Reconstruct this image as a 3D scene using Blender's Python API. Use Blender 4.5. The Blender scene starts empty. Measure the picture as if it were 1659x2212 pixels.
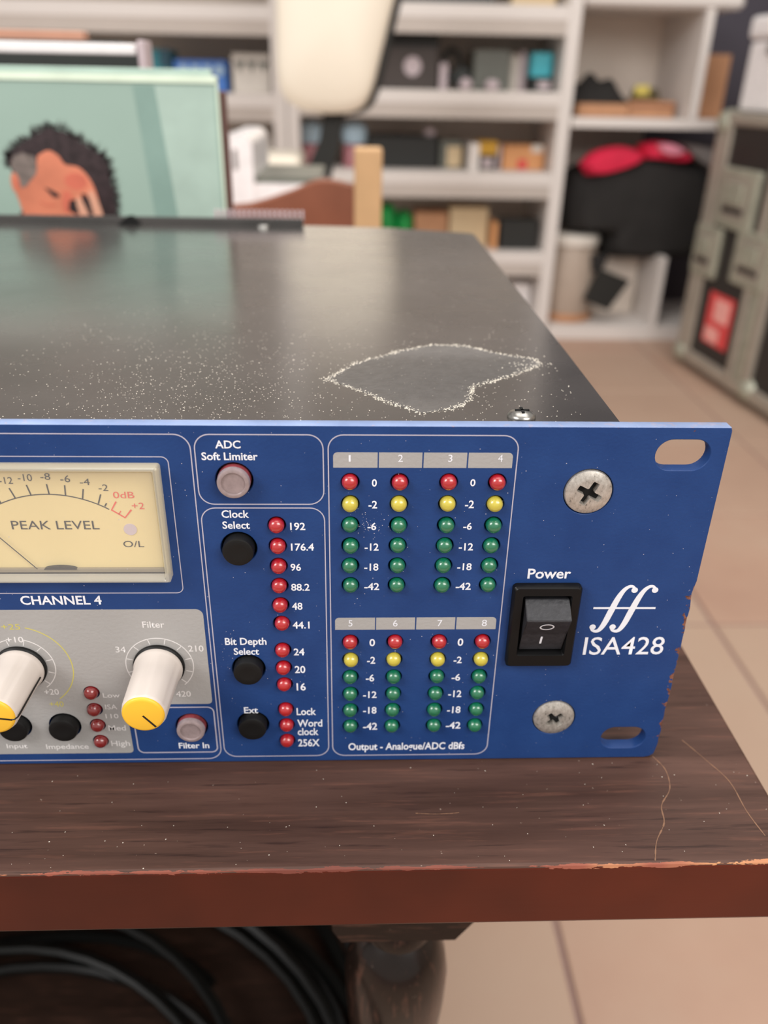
import bpy, bmesh, math, random
from mathutils import Vector, Matrix, noise
random.seed(7)
SC = bpy.context.scene
COL = SC.collection
MM = 0.001
PI = math.pi

# ---------------------------------------------------------------- camera, world, lights, exposure
cam = bpy.data.cameras.new('camera'); camo = bpy.data.objects.new('camera', cam); COL.objects.link(camo)
CAM = (-75.332, -147.094, 147.370); YAW, PIT, ROL, FPX = 0.043261, 0.488525, 0.020921, 1748.98
fw = Vector((math.sin(YAW)*math.cos(PIT), math.cos(YAW)*math.cos(PIT), -math.sin(PIT)))
rt = Vector((math.cos(YAW), -math.sin(YAW), 0)); up = rt.cross(fw)
r2 = rt*math.cos(ROL) + up*math.sin(ROL); u2 = -rt*math.sin(ROL) + up*math.cos(ROL)
camo.matrix_world = Matrix(((r2.x, u2.x, -fw.x, CAM[0]*MM), (r2.y, u2.y, -fw.y, CAM[1]*MM), (r2.z, u2.z, -fw.z, CAM[2]*MM), (0, 0, 0, 1)))
cam.sensor_fit = 'HORIZONTAL'; cam.sensor_width = 36.0; cam.lens = FPX/1659*36.0
cam.clip_start = 0.005; cam.clip_end = 50
cam.dof.use_dof = True; cam.dof.focus_distance = 0.170; cam.dof.aperture_fstop = 15.5
SC.camera = camo

def lin(c):
    return tuple((x/255/12.92 if x/255 <= 0.04045 else ((x/255+0.055)/1.055)**2.4) for x in c)

world = bpy.data.worlds.new('world'); SC.world = world; world.use_nodes = True
wb = world.node_tree.nodes['Background']; wb.inputs[0].default_value = (1.0, 0.95, 0.90, 1); wb.inputs[1].default_value = 0.62

def area(name, loc, target, sx, sy, power, col):
    l = bpy.data.lights.new(name, 'AREA'); l.shape = 'RECTANGLE'; l.size = sx; l.size_y = sy; l.energy = power; l.color = col
    o = bpy.data.objects.new(name, l); COL.objects.link(o); o.location = loc
    d = Vector(target) - Vector(loc); o.rotation_euler = d.to_track_quat('-Z', 'Y').to_euler()
    return o
area('window_light', (-1.7, -0.9, 1.5), (0, 0, 0), 1.0, 1.0, 34, (1.0, 0.98, 0.97))
area('ceiling_light', (0.1, 0.5, 1.9), (0.1, 0.7, 0), 1.6, 1.4, 28, (1.0, 0.96, 0.92))
area('front_fill', (0.9, -1.0, 1.15), (0.4, 2.4, 0.0), 1.2, 0.9, 25, (1.0, 0.97, 0.93))  # fill light added low in front to brighten the shelves
SC.view_settings.view_transform = 'Standard'; SC.view_settings.look = 'None'
SC.view_settings.gamma = 1.0; SC.view_settings.use_curve_mapping = False
SC.view_settings.exposure = 0.0
SC.cycles.use_denoising = True
SC.cycles.max_bounces = 8

# ---------------------------------------------------------------- materials
class NT:
    def __init__(s, name):
        s.m = bpy.data.materials.new(name); s.m.use_nodes = True; s.t = s.m.node_tree
        s.b = s.t.nodes['Principled BSDF']; s.geo = None
    def n(s, typ, **kw):
        x = s.t.nodes.new(typ)
        for k, v in kw.items(): setattr(x, k, v)
        return x
    def l(s, a, b): s.t.links.new(a, b)
    def pos(s):
        if s.geo is None: s.geo = s.n('ShaderNodeNewGeometry')
        return s.geo.outputs['Position']
    def mapping(s, scale):
        m = s.n('ShaderNodeMapping'); m.inputs['Scale'].default_value = scale; s.l(s.pos(), m.inputs[0]); return m.outputs[0]
    def noise(s, scale, detail=3, rough=0.5, vec=None):
        x = s.n('ShaderNodeTexNoise'); x.inputs['Scale'].default_value = scale; x.inputs['Detail'].default_value = detail; x.inputs['Roughness'].default_value = rough
        s.l(vec or s.pos(), x.inputs['Vector']); return x.outputs['Fac']
    def ramp(s, fac, stops):
        r = s.n('ShaderNodeValToRGB'); e = r.color_ramp.elements
        while len(e) < len(stops): e.new(0.5)
        for i, (p, c) in enumerate(stops): e[i].position = p; e[i].color = (*c, 1) if len(c) == 3 else c
        s.l(fac, r.inputs[0]); return r.outputs[0]
    def math(s, op, a, b=None, clamp=False):
        x = s.n('ShaderNodeMath', operation=op); x.use_clamp = clamp
        for i, v in enumerate((a, b)):
            if v is None: continue
            if isinstance(v, (int, float)): x.inputs[i].default_value = v
            else: s.l(v, x.inputs[i])
        return x.outputs[0]
    def mix(s, fac, a, b):
        x = s.n('ShaderNodeMix', data_type='RGBA')
        for i, v in ((0, fac), (6, a), (7, b)):
            if isinstance(v, (int, float)): x.inputs[i].default_value = v
            elif isinstance(v, tuple): x.inputs[i].default_value = (*v, 1)
            else: s.l(v, x.inputs[i])
        return x.outputs[2]
    def bump(s, h, strength, dist=0.001):
        b = s.n('ShaderNodeBump'); b.inputs['Strength'].default_value = strength; b.inputs['Distance'].default_value = dist
        s.l(h, b.inputs['Height']); s.l(b.outputs[0], s.b.inputs['Normal'])

def gloss_cap(m):
    b = m.node_tree.nodes['Principled BSDF']; b.inputs['Coat Weight'].default_value = 1.0; b.inputs['Coat Roughness'].default_value = 0.24; b.inputs['Coat IOR'].default_value = 1.75; return m
def mat(name, rgb, rough=0.5, metal=0.0, spec=0.5, coat=0.0, var=0.0, vscale=60, bump=0.0, bscale=400, trans=0.0, sss=0.0, alpha=1.0):
    t = NT(name); b = t.b; c = lin(rgb)
    b.inputs['Roughness'].default_value = rough; b.inputs['Metallic'].default_value = metal
    b.inputs['Specular IOR Level'].default_value = spec; b.inputs['Coat Weight'].default_value = coat
    b.inputs['Transmission Weight'].default_value = trans; b.inputs['Alpha'].default_value = alpha
    if sss: b.inputs['Subsurface Weight'].default_value = sss; b.inputs['Subsurface Radius'].default_value = (0.002, 0.002, 0.002); b.inputs['Subsurface Scale'].default_value = 1
    if var == 0: var = 0.06
    f = t.noise(vscale)
    t.l(t.ramp(f, [(0.3, tuple(x*(1-var) for x in c)), (0.7, tuple(min(1, x*(1+var)) for x in c))]), b.inputs['Base Color'])
    if bump: t.bump(t.noise(bscale, 2), bump, 0.0003)
    return t.m

# powder coated blue of the front panel, chipped at the edges
def blue_panel():
    t = NT('blue_powder_coat'); b = t.b
    base = t.ramp(t.noise(90, 4), [(0.3, lin((30, 60, 114))), (0.7, lin((36, 68, 124)))])
    sx = t.n('ShaderNodeSeparateXYZ'); t.l(t.pos(), sx.inputs[0])
    x, y, z = sx.outputs
    # distance to the right, top and bottom edges of the plate
    dr = t.math('ABSOLUTE', x); dt = t.math('ABSOLUTE', t.math('SUBTRACT', z, 0.0881))
    low = t.math('LESS_THAN', z, 0.052)
    dr2 = t.math('ADD', t.math('MULTIPLY', dr, 0.62), t.math('MULTIPLY', t.math('SUBTRACT', 1.0, low), 0.0012))
    corner = t.math('MULTIPLY', t.math('ADD', dr, t.math('ABSOLUTE', z)), 0.26)
    d = t.math('MINIMUM', t.math('MINIMUM', dr2, t.math('ADD', dt, t.math('ADD', 0.00062, t.math('MULTIPLY', t.math('LESS_THAN', x, -0.035), 0.0003)))), corner)
    n1 = t.noise(330, 4, 0.6)
    thr = t.math('MULTIPLY', t.math('SUBTRACT', n1, 0.50), 0.0080)
    wear = t.math('LESS_THAN', d, thr)
    # small chips anywhere
    n2 = t.noise(260, 2, 0.4); chip = t.math('GREATER_THAN', n2, 0.812)
    wear = t.math('MAXIMUM', wear, chip)
    wc = t.ramp(t.noise(900, 3), [(0.35, lin((84, 50, 44))), (0.65, lin((140, 92, 72)))])
    col = t.mix(wear, base, wc)
    sp = t.math('GREATER_THAN', t.noise(1500, 2, 0.5), 0.745)
    col = t.mix(t.math('MULTIPLY', sp, 0.30), col, lin((150, 165, 205)))
    lit_edge = t.math('GREATER_THAN', z, 0.08802)      # bright light on the plate's top edge, painted in as paler blue
    col = t.mix(t.math('MULTIPLY', lit_edge, t.math('ADD', 0.35, t.math('MULTIPLY', t.noise(120, 4), 0.5))), col, lin((176, 196, 236)))
    t.l(col, b.inputs['Base Color'])
    b.inputs['Roughness'].default_value = 0.45; b.inputs['Specular IOR Level'].default_value = 0.22; b.inputs['Coat Weight'].default_value = 0.08; b.inputs['Coat Roughness'].default_value = 0.2
    t.bump(t.noise(1400, 2), 0.32, 0.0002)
    return t.m

def lid_metal():
    t = NT('black_painted_steel'); b = t.b
    t.l(t.ramp(t.noise(30, 5), [(0.3, lin((50, 48, 46))), (0.7, lin((68, 65, 63)))]), b.inputs['Base Color'])
    t.l(t.math('ADD', t.math('MULTIPLY', t.noise(45, 5), 0.16), 0.20), b.inputs['Roughness'])
    b.inputs['Specular IOR Level'].default_value = 0.5; b.inputs['Coat Weight'].default_value = 1.0; b.inputs['Coat Roughness'].default_value = 0.17; b.inputs['Coat IOR'].default_value = 1.62
    t.bump(t.noise(900, 3), 0.05, 0.0002)
    return t.m

def dark_wood(name, a, c, rough=0.33, wear=None, scale=(6, 110, 110)):
    t = NT(name); b = t.b
    v = t.mapping(scale)
    g = t.noise(1.0, 6, 0.62, v)
    col = t.ramp(g, [(0.28, lin(a)), (0.72, lin(c))])
    v2 = t.mapping((tuple(k*7 for k in scale))); s2 = t.noise(1.0, 4, 0.65, v2)
    col = t.mix(t.math('MULTIPLY', t.ramp(s2, [(0.56, (0, 0, 0)), (0.74, (1, 1, 1))]), 0.3), col, lin((136, 92, 76)))
    col = t.mix(t.math('MULTIPLY', t.ramp(s2, [(0.30, (1, 1, 1)), (0.42, (0, 0, 0))]), 0.6), col, lin((34, 22, 20)))
    sp = t.math('GREATER_THAN', t.noise(900, 2), 0.77)
    col = t.mix(t.math('MULTIPLY', sp, 0.35), col, lin((190, 170, 155)))
    if wear:
        sx = t.n('ShaderNodeSeparateXYZ'); t.l(t.pos(), sx.inputs[0])
        d1 = t.math('ADD', t.math('ABSOLUTE', t.math('SUBTRACT', sx.outputs[1], wear[0])), t.math('ABSOLUTE', t.math('SUBTRACT', sx.outputs[2], wear[1])))
        front = t.math('LESS_THAN', sx.outputs[1], wear[0] + 0.00015)
        fcol = t.ramp(t.noise(11, 4, 0.6), [(0.3, lin((58, 20, 10))), (0.7, lin((92, 34, 17)))])
        col = t.mix(t.math('MULTIPLY', front, 0.97), col, fcol)
        v3 = t.mapping((60, 260, 260))
        thr = t.math('MULTIPLY', t.math('SUBTRACT', t.noise(1.0, 5, 0.7, v3), 0.14), 0.0021)
        w = t.math('LESS_THAN', d1, thr)
        wc = t.ramp(t.noise(16, 4), [(0.40, lin((112, 62, 52))), (0.56, lin((146, 84, 68))), (0.68, lin((204, 148, 104)))])
        col = t.mix(w, col, wc)
    b.inputs['Specular IOR Level'].default_value = 0.2
    t.l(col, b.inputs['Base Color'])
    t.l(t.math('ADD', t.math('MULTIPLY', g, 0.2), rough-0.1), b.inputs['Roughness'])
    t.bump(g, 0.12, 0.0005)
    return t.m

def gloss_wood(m):
    b = m.node_tree.nodes['Principled BSDF']; b.inputs['Coat Weight'].default_value = 0.3; b.inputs['Coat Roughness'].default_value = 0.12; return m

def screw_metal():
    t = NT('worn_zinc'); b = t.b
    n = t.noise(900, 4, 0.7, t.mapping((1.6, 1, 1)))
    t.l(t.ramp(n, [(0.28, lin((84, 82, 78))), (0.40, lin((182, 175, 166))), (0.7, lin((214, 208, 200)))]), b.inputs['Base Color'])
    b.inputs['Metallic'].default_value = 0.55; b.inputs['Roughness'].default_value = 0.38
    t.bump(n, 0.25, 0.0002)
    return t.m

def tile_mat():
    t = NT('terracotta_tile'); b = t.b
    oi = t.n('ShaderNodeObjectInfo')
    n = t.noise(3.2, 6, 0.6); n2 = t.noise(22, 4)
    col = t.ramp(n, [(0.25, lin((170, 136, 118))), (0.5, lin((182, 150, 130))), (0.75, lin((188, 162, 142)))])
    col = t.mix(t.math('MULTIPLY', n2, 0.45), col, lin((188, 150, 130)))
    col = t.mix(t.math('MULTIPLY', oi.outputs['Random'], 0.45), col, lin((186, 168, 148)))
    t.l(col, b.inputs['Base Color']); b.inputs['Roughness'].default_value = 0.5
    t.bump(n2, 0.1, 0.001)
    return t.m

M = dict(
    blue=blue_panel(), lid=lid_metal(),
    table=dark_wood('stained_tabletop', (54, 37, 31), (96, 70, 61), 0.40, wear=(-0.031, -0.0003)),
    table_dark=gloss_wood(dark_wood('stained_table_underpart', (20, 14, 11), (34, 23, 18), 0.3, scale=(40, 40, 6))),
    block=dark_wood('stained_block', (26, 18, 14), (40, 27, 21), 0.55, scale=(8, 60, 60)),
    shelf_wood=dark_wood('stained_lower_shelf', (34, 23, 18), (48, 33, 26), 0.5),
    screw=screw_metal(), tile=tile_mat(),
    print_white=mat('white_print', (236, 238, 246), 0.5),
    line=mat('grey_print_line', (184, 180, 196), 0.5),
    print_gray=mat('grey_print', (168, 166, 164), 0.48, bump=0.25, bscale=1200, var=0.03),
    print_light=mat('pale_print', (226, 223, 222), 0.5),
    print_yellow=mat('yellow_print', (206, 196, 96), 0.5),
    ink=mat('black_ink', (40, 36, 30), 0.6), ink_red=mat('red_ink', (226, 86, 66), 0.6),
    scale=mat('meter_scale_yellow', (226, 206, 150), 0.55, var=0.02),
    clear=mat('clear_acrylic', (222, 216, 196), 0.12, alpha=0.42, coat=0.8),
    pane=mat('clear_window', (255, 255, 255), 0.05, alpha=0.07),
    grey=mat('grey_plastic', (138, 128, 108), 0.5),
    red=mat('red_led_plastic', (178, 22, 30), 0.26, coat=0.35, sss=0.2),
    red_dim=mat('dim_red_led_plastic', (134, 22, 24), 0.2, coat=0.5),
    amber=mat('yellow_led_plastic', (205, 190, 66), 0.26, coat=0.35, sss=0.2),
    green=mat('green_led_plastic', (14, 112, 76), 0.26, coat=0.35, sss=0.15),
    black=mat('black_plastic', (19, 19, 19), 0.5, spec=0.3, bump=0.1, var=0.15),
    black_gloss=mat('black_gloss_plastic', (15, 15, 16), 0.4, spec=0.25),
    hole=mat('hole_black', (8, 8, 9), 0.9),
    rocker=mat('dark_grey_rocker', (46, 46, 50), 0.42, bump=0.3, bscale=900, var=0.2, vscale=700),
    knob=mat('pale_knob_plastic', (212, 202, 194), 0.4, var=0.04), knob_line=mat('knob_pointer_black', (22, 18, 14), 0.5),
    yellow=mat('yellow_cap_plastic', (246, 192, 54), 0.42, var=0.02),
    lens=mat('translucent_cap_plastic', (152, 136, 136), 0.28, coat=0.4, sss=0.3, var=0.12, vscale=900),
    lens_red=mat('rose_lens_rim', (140, 62, 66), 0.3, coat=0.3, var=0.4, vscale=500),
    steel=mat('steel', (150, 148, 144), 0.3, metal=0.9, var=0.3, vscale=900),
    dust=mat('dust_flecks', (214, 206, 192), 0.6), film=mat('tape_glue_film', (84, 83, 82), 0.34, coat=0.6, var=0.15, vscale=500, bump=0.3, bscale=900),
    white_shelf=mat('white_shelf_laminate', (222, 215, 210), 0.5, var=0.02, vscale=4),
    shelf_back=mat('shelf_back_board', (236, 224, 212), 0.7, var=0.03, vscale=4),
    rail=mat('shelf_rail_laminate', (192, 182, 174), 0.6, vscale=4),
    wall=mat('navy_wall_paint', (74, 70, 80), 0.8, vscale=5), wall_pale=mat('pale_wall_paint', (200, 188, 176), 0.85, vscale=4),
    grout=mat('tile_grout', (146, 118, 112), 0.8),
    mint=mat('mint_paper', (164, 188, 176), 0.35, var=0.035, vscale=14), mint_dark=mat('dark_mint_paper', (142, 170, 160), 0.35),
    mint_light=mat('pale_mint_paper', (180, 202, 190), 0.35), mint_edge=mat('bright_mint_edge', (232, 246, 224), 0.3),
    skin=mat('portrait_skin_ink', (226, 138, 108), 0.4, var=0.16, vscale=45), skin_red=mat('portrait_blush_ink', (216, 116, 94), 0.4, var=0.1, vscale=60),
    skin_light=mat('portrait_finger_ink', (226, 168, 142), 0.4), hair=mat('portrait_hair_ink', (58, 46, 48), 0.4, var=0.35, vscale=260),
    hair_grey=mat('portrait_grey_hair_ink', (128, 116, 110), 0.4, var=0.25, vscale=260),
    brown_edge=mat('brown_sleeve_edge', (110, 80, 74), 0.6),
    white_gloss=mat('white_gloss_plastic', (246, 242, 242), 0.25), offwhite=mat('off_white_card', (226, 218, 208), 0.5),
    charcoal=mat('charcoal_card', (44, 48, 46), 0.45), copper=mat('salmon_card', (196, 146, 122), 0.5),
    cream=mat('cream_shell', (238, 229, 212), 0.35, var=0.02, vscale=6), chair_black=mat('black_chair_plastic', (30, 32, 30), 0.45),
    pale_wood=mat('pale_beech', (206, 166, 122), 0.5, var=0.12, vscale=20), red_wood=mat('reddish_wood', (142, 86, 64), 0.45, var=0.15, vscale=16),
    alu=mat('brushed_aluminium', (176, 168, 156), 0.45, metal=0.45, var=0.08, vscale=30), case_black=mat('black_case_laminate', (38, 34, 32), 0.5),
    latch=mat('zinc_latch', (172, 172, 156), 0.4, metal=0.4, var=0.15, vscale=40),
    sticker=mat('red_sticker', (224, 70, 72), 0.5), sticker_pale=mat('pale_sticker_print', (250, 176, 168), 0.5),
    cloth_black=mat('black_cloth', (36, 34, 33), 0.9, bump=0.3, bscale=60, var=0.2, vscale=12), cloth_red=mat('crimson_cloth', (222, 34, 72), 0.8, var=0.15, vscale=14),
    cloth_pink=mat('pink_cloth', (224, 140, 160), 0.8), cloth_grey=mat('grey_cloth', (132, 126, 124), 0.8),
    card=mat('brown_cardboard', (190, 140, 104), 0.7, var=0.08, vscale=20), card_orange=mat('orange_cardboard', (222, 160, 108), 0.7, var=0.05, vscale=20),
    espresso=mat('dark_brown_box', (66, 56, 52), 0.5, var=0.1, vscale=15), off_black=mat('off_black_box', (30, 31, 29), 0.5),
    teal=mat('teal_print', (44, 128, 140), 0.5, var=0.3, vscale=60), navy_teal=mat('dark_teal_print', (30, 74, 92), 0.5, var=0.2, vscale=50),
    blue_box=mat('bright_blue_print', (72, 124, 204), 0.5, var=0.3, vscale=70), sky=mat('pale_blue_plastic', (176, 202, 218), 0.3),
    rose=mat('dusty_rose_plastic', (176, 116, 122), 0.4), cyan=mat('cyan_plastic', (62, 184, 200), 0.4), sea=mat('grey_green_plastic', (104, 106, 98), 0.4),
    lilac=mat('pale_lilac', (200, 184, 188), 0.4), gold=mat('amber_yellow', (218, 166, 40), 0.4), beige=mat('beige_card', (214, 190, 152), 0.6),
    leaf=mat('vivid_green', (16, 142, 66), 0.4, var=0.3, vscale=40), olive=mat('olive_cable', (96, 88, 62), 0.6), straw=mat('straw_yellow', (206, 190, 96), 0.6),
    cable=mat('black_cable_jacket', (11, 12, 11), 0.36, spec=0.35), drum=mat('drum_shell', (176, 160, 146), 0.5, var=0.1, vscale=10),
    scratch=mat('bare_wood_scratch', (134, 98, 74), 0.6),
)

for k_ in ('red', 'red_dim', 'amber', 'green'): gloss_cap(M[k_])
# ---------------------------------------------------------------- building helpers (all lengths in millimetres)
WPOS = {}
def thing(name, label, cat, loc=(0, 0, 0), group=None):
    o = bpy.data.objects.new(name, None); COL.objects.link(o); o.empty_display_size = 0.02
    o.location = Vector(loc)*MM; WPOS[o.name] = Vector(loc)
    o['label'] = label; o['category'] = cat
    if group: o['group'] = group
    return o
def tag(o, label, cat, group=None):
    o['label'] = label; o['category'] = cat
    if group: o['group'] = group
    return o
def put(name, me, parent=None, loc=(0, 0, 0), label=None, kind=None):
    """link a finished mesh (already in metres, local to loc) as one object"""
    o = bpy.data.objects.new(name, me); COL.objects.link(o)
    WPOS[o.name] = Vector(loc)
    if parent is not None:
        o.parent = parent; o.location = (Vector(loc) - WPOS[parent.name])*MM
    else: o.location = Vector(loc)*MM
    if label: o['label'] = label
    if kind: o['kind'] = kind
    return o
def mesh(name, bm, m, loc=(0, 0, 0), smooth=False, local=False):
    me = bpy.data.meshes.new(name)
    if not local: bmesh.ops.translate(bm, verts=bm.verts, vec=-Vector(loc))
    bmesh.ops.scale(bm, verts=bm.verts, vec=(MM, MM, MM))
    bmesh.ops.recalc_face_normals(bm, faces=bm.faces)
    bm.to_mesh(me); bm.free(); me.materials.append(m)
    if smooth:
        for p in me.polygons: p.use_smooth = True
        try: me.set_sharp_from_angle(angle=math.radians(38))
        except Exception: pass
    return me
def obj(name, bm, m, parent=None, loc=None, smooth=False, label=None, kind=None):
    if loc is None: loc = WPOS[parent.name] if parent is not None else (0, 0, 0)
    return put(name, mesh(name, bm, m, loc, smooth), parent, loc, label, kind)

def box(bm, x0, x1, y0, y1, z0, z1, bev=0, seg=2):
    r = bmesh.ops.create_cube(bm, size=1)
    vs = r['verts']
    for v in vs: v.co = Vector(((x0+x1)/2 + v.co.x*(x1-x0), (y0+y1)/2 + v.co.y*(y1-y0), (z0+z1)/2 + v.co.z*(z1-z0)))
    if bev:
        es = list({e for v in vs for e in v.link_edges})
        bmesh.ops.bevel(bm, geom=es, offset=bev, segments=seg, affect='EDGES', profile=0.5, clamp_overlap=True)
    return bm
def B(*a, **k): return box(bmesh.new(), *a, **k)
def rotz(bm, ang, c):
    bmesh.ops.rotate(bm, cent=Vector(c), matrix=Matrix.Rotation(ang, 3, 'Z'), verts=bm.verts); return bm
def lathe(bm, prof, c=(0, 0, 0), axis='z', n=32, a0=0.0):
    """prof: list of (radius, height along the axis)"""
    rings = []
    for r, h in prof:
        ring = []
        if r < 1e-6: ring = [bm.verts.new(_ax(0, 0, h, c, axis))]
        else:
            for i in range(n):
                a = a0 + 2*PI*i/n; ring.append(bm.verts.new(_ax(r*math.cos(a), r*math.sin(a), h, c, axis)))
        rings.append(ring)
    for A, C in zip(rings[:-1], rings[1:]):
        for i in range(n):
            j = (i+1) % n
            if len(A) == 1 and len(C) == 1: continue
            if len(A) == 1: bm.faces.new((A[0], C[i], C[j]))
            elif len(C) == 1: bm.faces.new((A[i], A[j], C[0]))
            else: bm.faces.new((A[i], A[j], C[j], C[i]))
    for R in (rings[0], rings[-1]):
        if len(R) > 1:
            try: bm.faces.new(R)
            except Exception: pass
    return bm
def _ax(u, v, h, c, axis):
    if axis == 'z': return Vector((c[0]+u, c[1]+v, c[2]+h))
    if axis == 'y': return Vector((c[0]+u, c[1]+h, c[2]+v))
    return Vector((c[0]+h, c[1]+u, c[2]+v))
def tube(bm, pts, r, n=8, close=False):
    pts = [Vector(p) for p in pts]; rings = []
    prev = None
    for i, p in enumerate(pts):
        if close: d = pts[(i+1) % len(pts)] - pts[i-1]
        else: d = pts[min(i+1, len(pts)-1)] - pts[max(i-1, 0)]
        d.normalize()
        if prev is None: u = d.orthogonal().normalized()
        else: u = (prev - d*prev.dot(d)).normalized()
        prev = u; w = d.cross(u)
        rr = r[i] if isinstance(r, (list, tuple)) else r
        rings.append([bm.verts.new(p + (u*math.cos(2*PI*k/n) + w*math.sin(2*PI*k/n))*rr) for k in range(n)])
    m = len(rings)
    for i in range(m if close else m-1):
        A, C = rings[i], rings[(i+1) % m]
        for k in range(n): bm.faces.new((A[k], A[(k+1) % n], C[(k+1) % n], C[k]))
    if not close:
        bm.faces.new(rings[0]); bm.faces.new(list(reversed(rings[-1])))
    return bm
def prism(bm, pts, y0, y1):
    """outline in x,z extruded from y0 to y1"""
    a = [bm.verts.new((x, y0, z)) for x, z in pts]; b = [bm.verts.new((x, y1, z)) for x, z in pts]
    bm.faces.new(a); bm.faces.new(list(reversed(b)))
    n = len(pts)
    for i in range(n): bm.faces.new((a[i], b[i], b[(i+1) % n], a[(i+1) % n]))
    return bm
def prism_z(bm, pts, z0, z1):
    a = [bm.verts.new((x, y, z0)) for x, y in pts]; b = [bm.verts.new((x, y, z1)) for x, y in pts]
    bm.faces.new(a); bm.faces.new(list(reversed(b)))
    n = len(pts)
    for i in range(n): bm.faces.new((a[i], b[i], b[(i+1) % n], a[(i+1) % n]))
    return bm
def rrect(x0, x1, z0, z1, r, n=6, corners=(1, 1, 1, 1)):
    """rounded rectangle outline, corners in order top-right, top-left, bottom-left, bottom-right"""
    out = []
    for k, (cx, cz, a) in enumerate(((x1-r, z1-r, 0), (x0+r, z1-r, 90), (x0+r, z0+r, 180), (x1-r, z0+r, 270))):
        if corners[k]:
            for i in range(n+1):
                t = math.radians(a + 90*i/n); out.append((cx + r*math.cos(t), cz + r*math.sin(t)))
        else: out.append(((x1, z1), (x0, z1), (x0, z0), (x1, z0))[k])
    return out
def ribbon(bm, pts, w, y, t=0.03, close=False):
    """flat line of width w (number or per point list) on the plane y, facing -y"""
    n = len(pts); L = []; R = []
    for i, p in enumerate(pts):
        a = pts[i-1] if (close or i > 0) else pts[i]; c = pts[(i+1) % n] if (close or i < n-1) else pts[i]
        dx, dz = c[0]-a[0], c[1]-a[1]; l = math.hypot(dx, dz) or 1; ww = (w[i] if isinstance(w, (list, tuple)) else w)/2
        L.append((p[0]-dz/l*ww, p[1]+dx/l*ww)); R.append((p[0]+dz/l*ww, p[1]-dx/l*ww))
    vl = [bm.verts.new((x, y, z)) for x, z in L]; vr = [bm.verts.new((x, y, z)) for x, z in R]
    vl2 = [bm.verts.new((x, y+t, z)) for x, z in L]; vr2 = [bm.verts.new((x, y+t, z)) for x, z in R]
    for i in range(n if close else n-1):
        j = (i+1) % n
        bm.faces.new((vl[i], vl[j], vr[j], vr[i])); bm.faces.new((vl[i], vl2[i], vl2[j], vl[j])); bm.faces.new((vr[i], vr[j], vr2[j], vr2[i]))
    return bm
def disc(bm, x, z, r, y, t=0.03, n=24):
    return prism(bm, [(x + r*math.cos(2*PI*i/n), z + r*math.sin(2*PI*i/n)) for i in range(n)], y, y+t)
def arc(cx, cz, r, a0, a1, n=48):
    return [(cx + r*math.cos(math.radians(a0 + (a1-a0)*i/n)), cz + r*math.sin(math.radians(a0 + (a1-a0)*i/n))) for i in range(n+1)]
def smooth_path(pts, n=6):
    out = []; P = [pts[0]] + list(pts) + [pts[-1]]
    for i in range(1, len(P)-2):
        for k in range(n):
            t = k/n; q = []
            for c in range(len(pts[0])):
                a, b, d, e = P[i-1][c], P[i][c], P[i+1][c], P[i+2][c]
                q.append(0.5*(2*b + (d-a)*t + (2*a-5*b+4*d-e)*t*t + (3*b-a-3*d+e)*t**3))
            out.append(tuple(q))
    out.append(tuple(pts[-1])); return out

# text: queued, then converted to meshes in one go
TQ = []
def text(body, xl, xr, zb, zt, m, parent, y=-0.05, bold=0.018, name='lettering', rot=None):
    TQ.append((body, xl, xr, zb, zt, m, parent, y, bold, name, rot))
def flush_text():
    tmp = []
    for (body, xl, xr, zb, zt, m, parent, y, bold, name, rot) in TQ:
        cu = bpy.data.curves.new('lettering', 'FONT'); cu.body = body; cu.size = 1; cu.offset = bold; cu.resolution_u = 3; cu.fill_mode = 'FRONT'
        o = bpy.data.objects.new('t', cu); COL.objects.link(o); tmp.append(o)
    cu = bpy.data.curves.new('cap', 'FONT'); cu.body = 'H'; oh = bpy.data.objects.new('t', cu); COL.objects.link(oh)
    dg = bpy.context.evaluated_depsgraph_get()
    mh = bpy.data.meshes.new_from_object(oh.evaluated_get(dg)); cap = max(v.co.y for v in mh.vertices)
    bpy.data.objects.remove(oh); bpy.data.meshes.remove(mh)
    for o, (body, xl, xr, zb, zt, m, parent, y, bold, name, rot) in zip(tmp, TQ):
        me = bpy.data.meshes.new_from_object(o.evaluated_get(dg)); me.name = 'lettering'
        x0 = min(v.co.x for v in me.vertices); x1 = max(v.co.x for v in me.vertices)
        sx = (xr-xl)/(x1-x0); sz = (zt-zb)/cap
        pw = WPOS[parent.name]
        loc = Vector(((xl+xr)/2, y, (zb+zt)/2))
        for v in me.vertices:
            p = Vector(((v.co.x-x0)*sx - (xr-xl)/2, 0, v.co.y*sz - (zt-zb)/2))
            if rot is not None: p = rot @ p
            v.co = p*MM
        me.materials.clear(); me.materials.append(m)
        bpy.data.objects.remove(o)
        put(name, me, parent, loc)
    TQ.clear()

# ================================================================ SETTING
FZ = -550.0
def struct(name, bm, m, parent=None):
    o = obj(name, bm, m, parent)
    if parent is None: o['kind'] = 'structure'
    return o
fl = struct('floor', B(-2600, 2600, -2400, 2760, FZ-40, FZ-3), M['grout'])
TS = 340.0
tile_me = mesh('tile', box(bmesh.new(), -TS/2+2.5, TS/2-2.5, -TS/2+2.5, TS/2-2.5, -6, 0, 1.5, 1), M['tile'], local=True)
for i in range(-6, 7):
    for j in range(-4, 8):
        cx = 116 + TS/2 + i*TS; cy = 133 + TS/2 + j*TS
        if abs(cx) > 2400 or cy > 2700: continue
        put('tile', tile_me, fl, (cx, cy, FZ))
struct('wall_back', B(-2600, 2600, 2760, 2860, FZ-40, 1900), M['wall'])
struct('wall_right', B(2600, 2700, -2400, 2860, FZ-40, 1900), M['wall_pale'])

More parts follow.
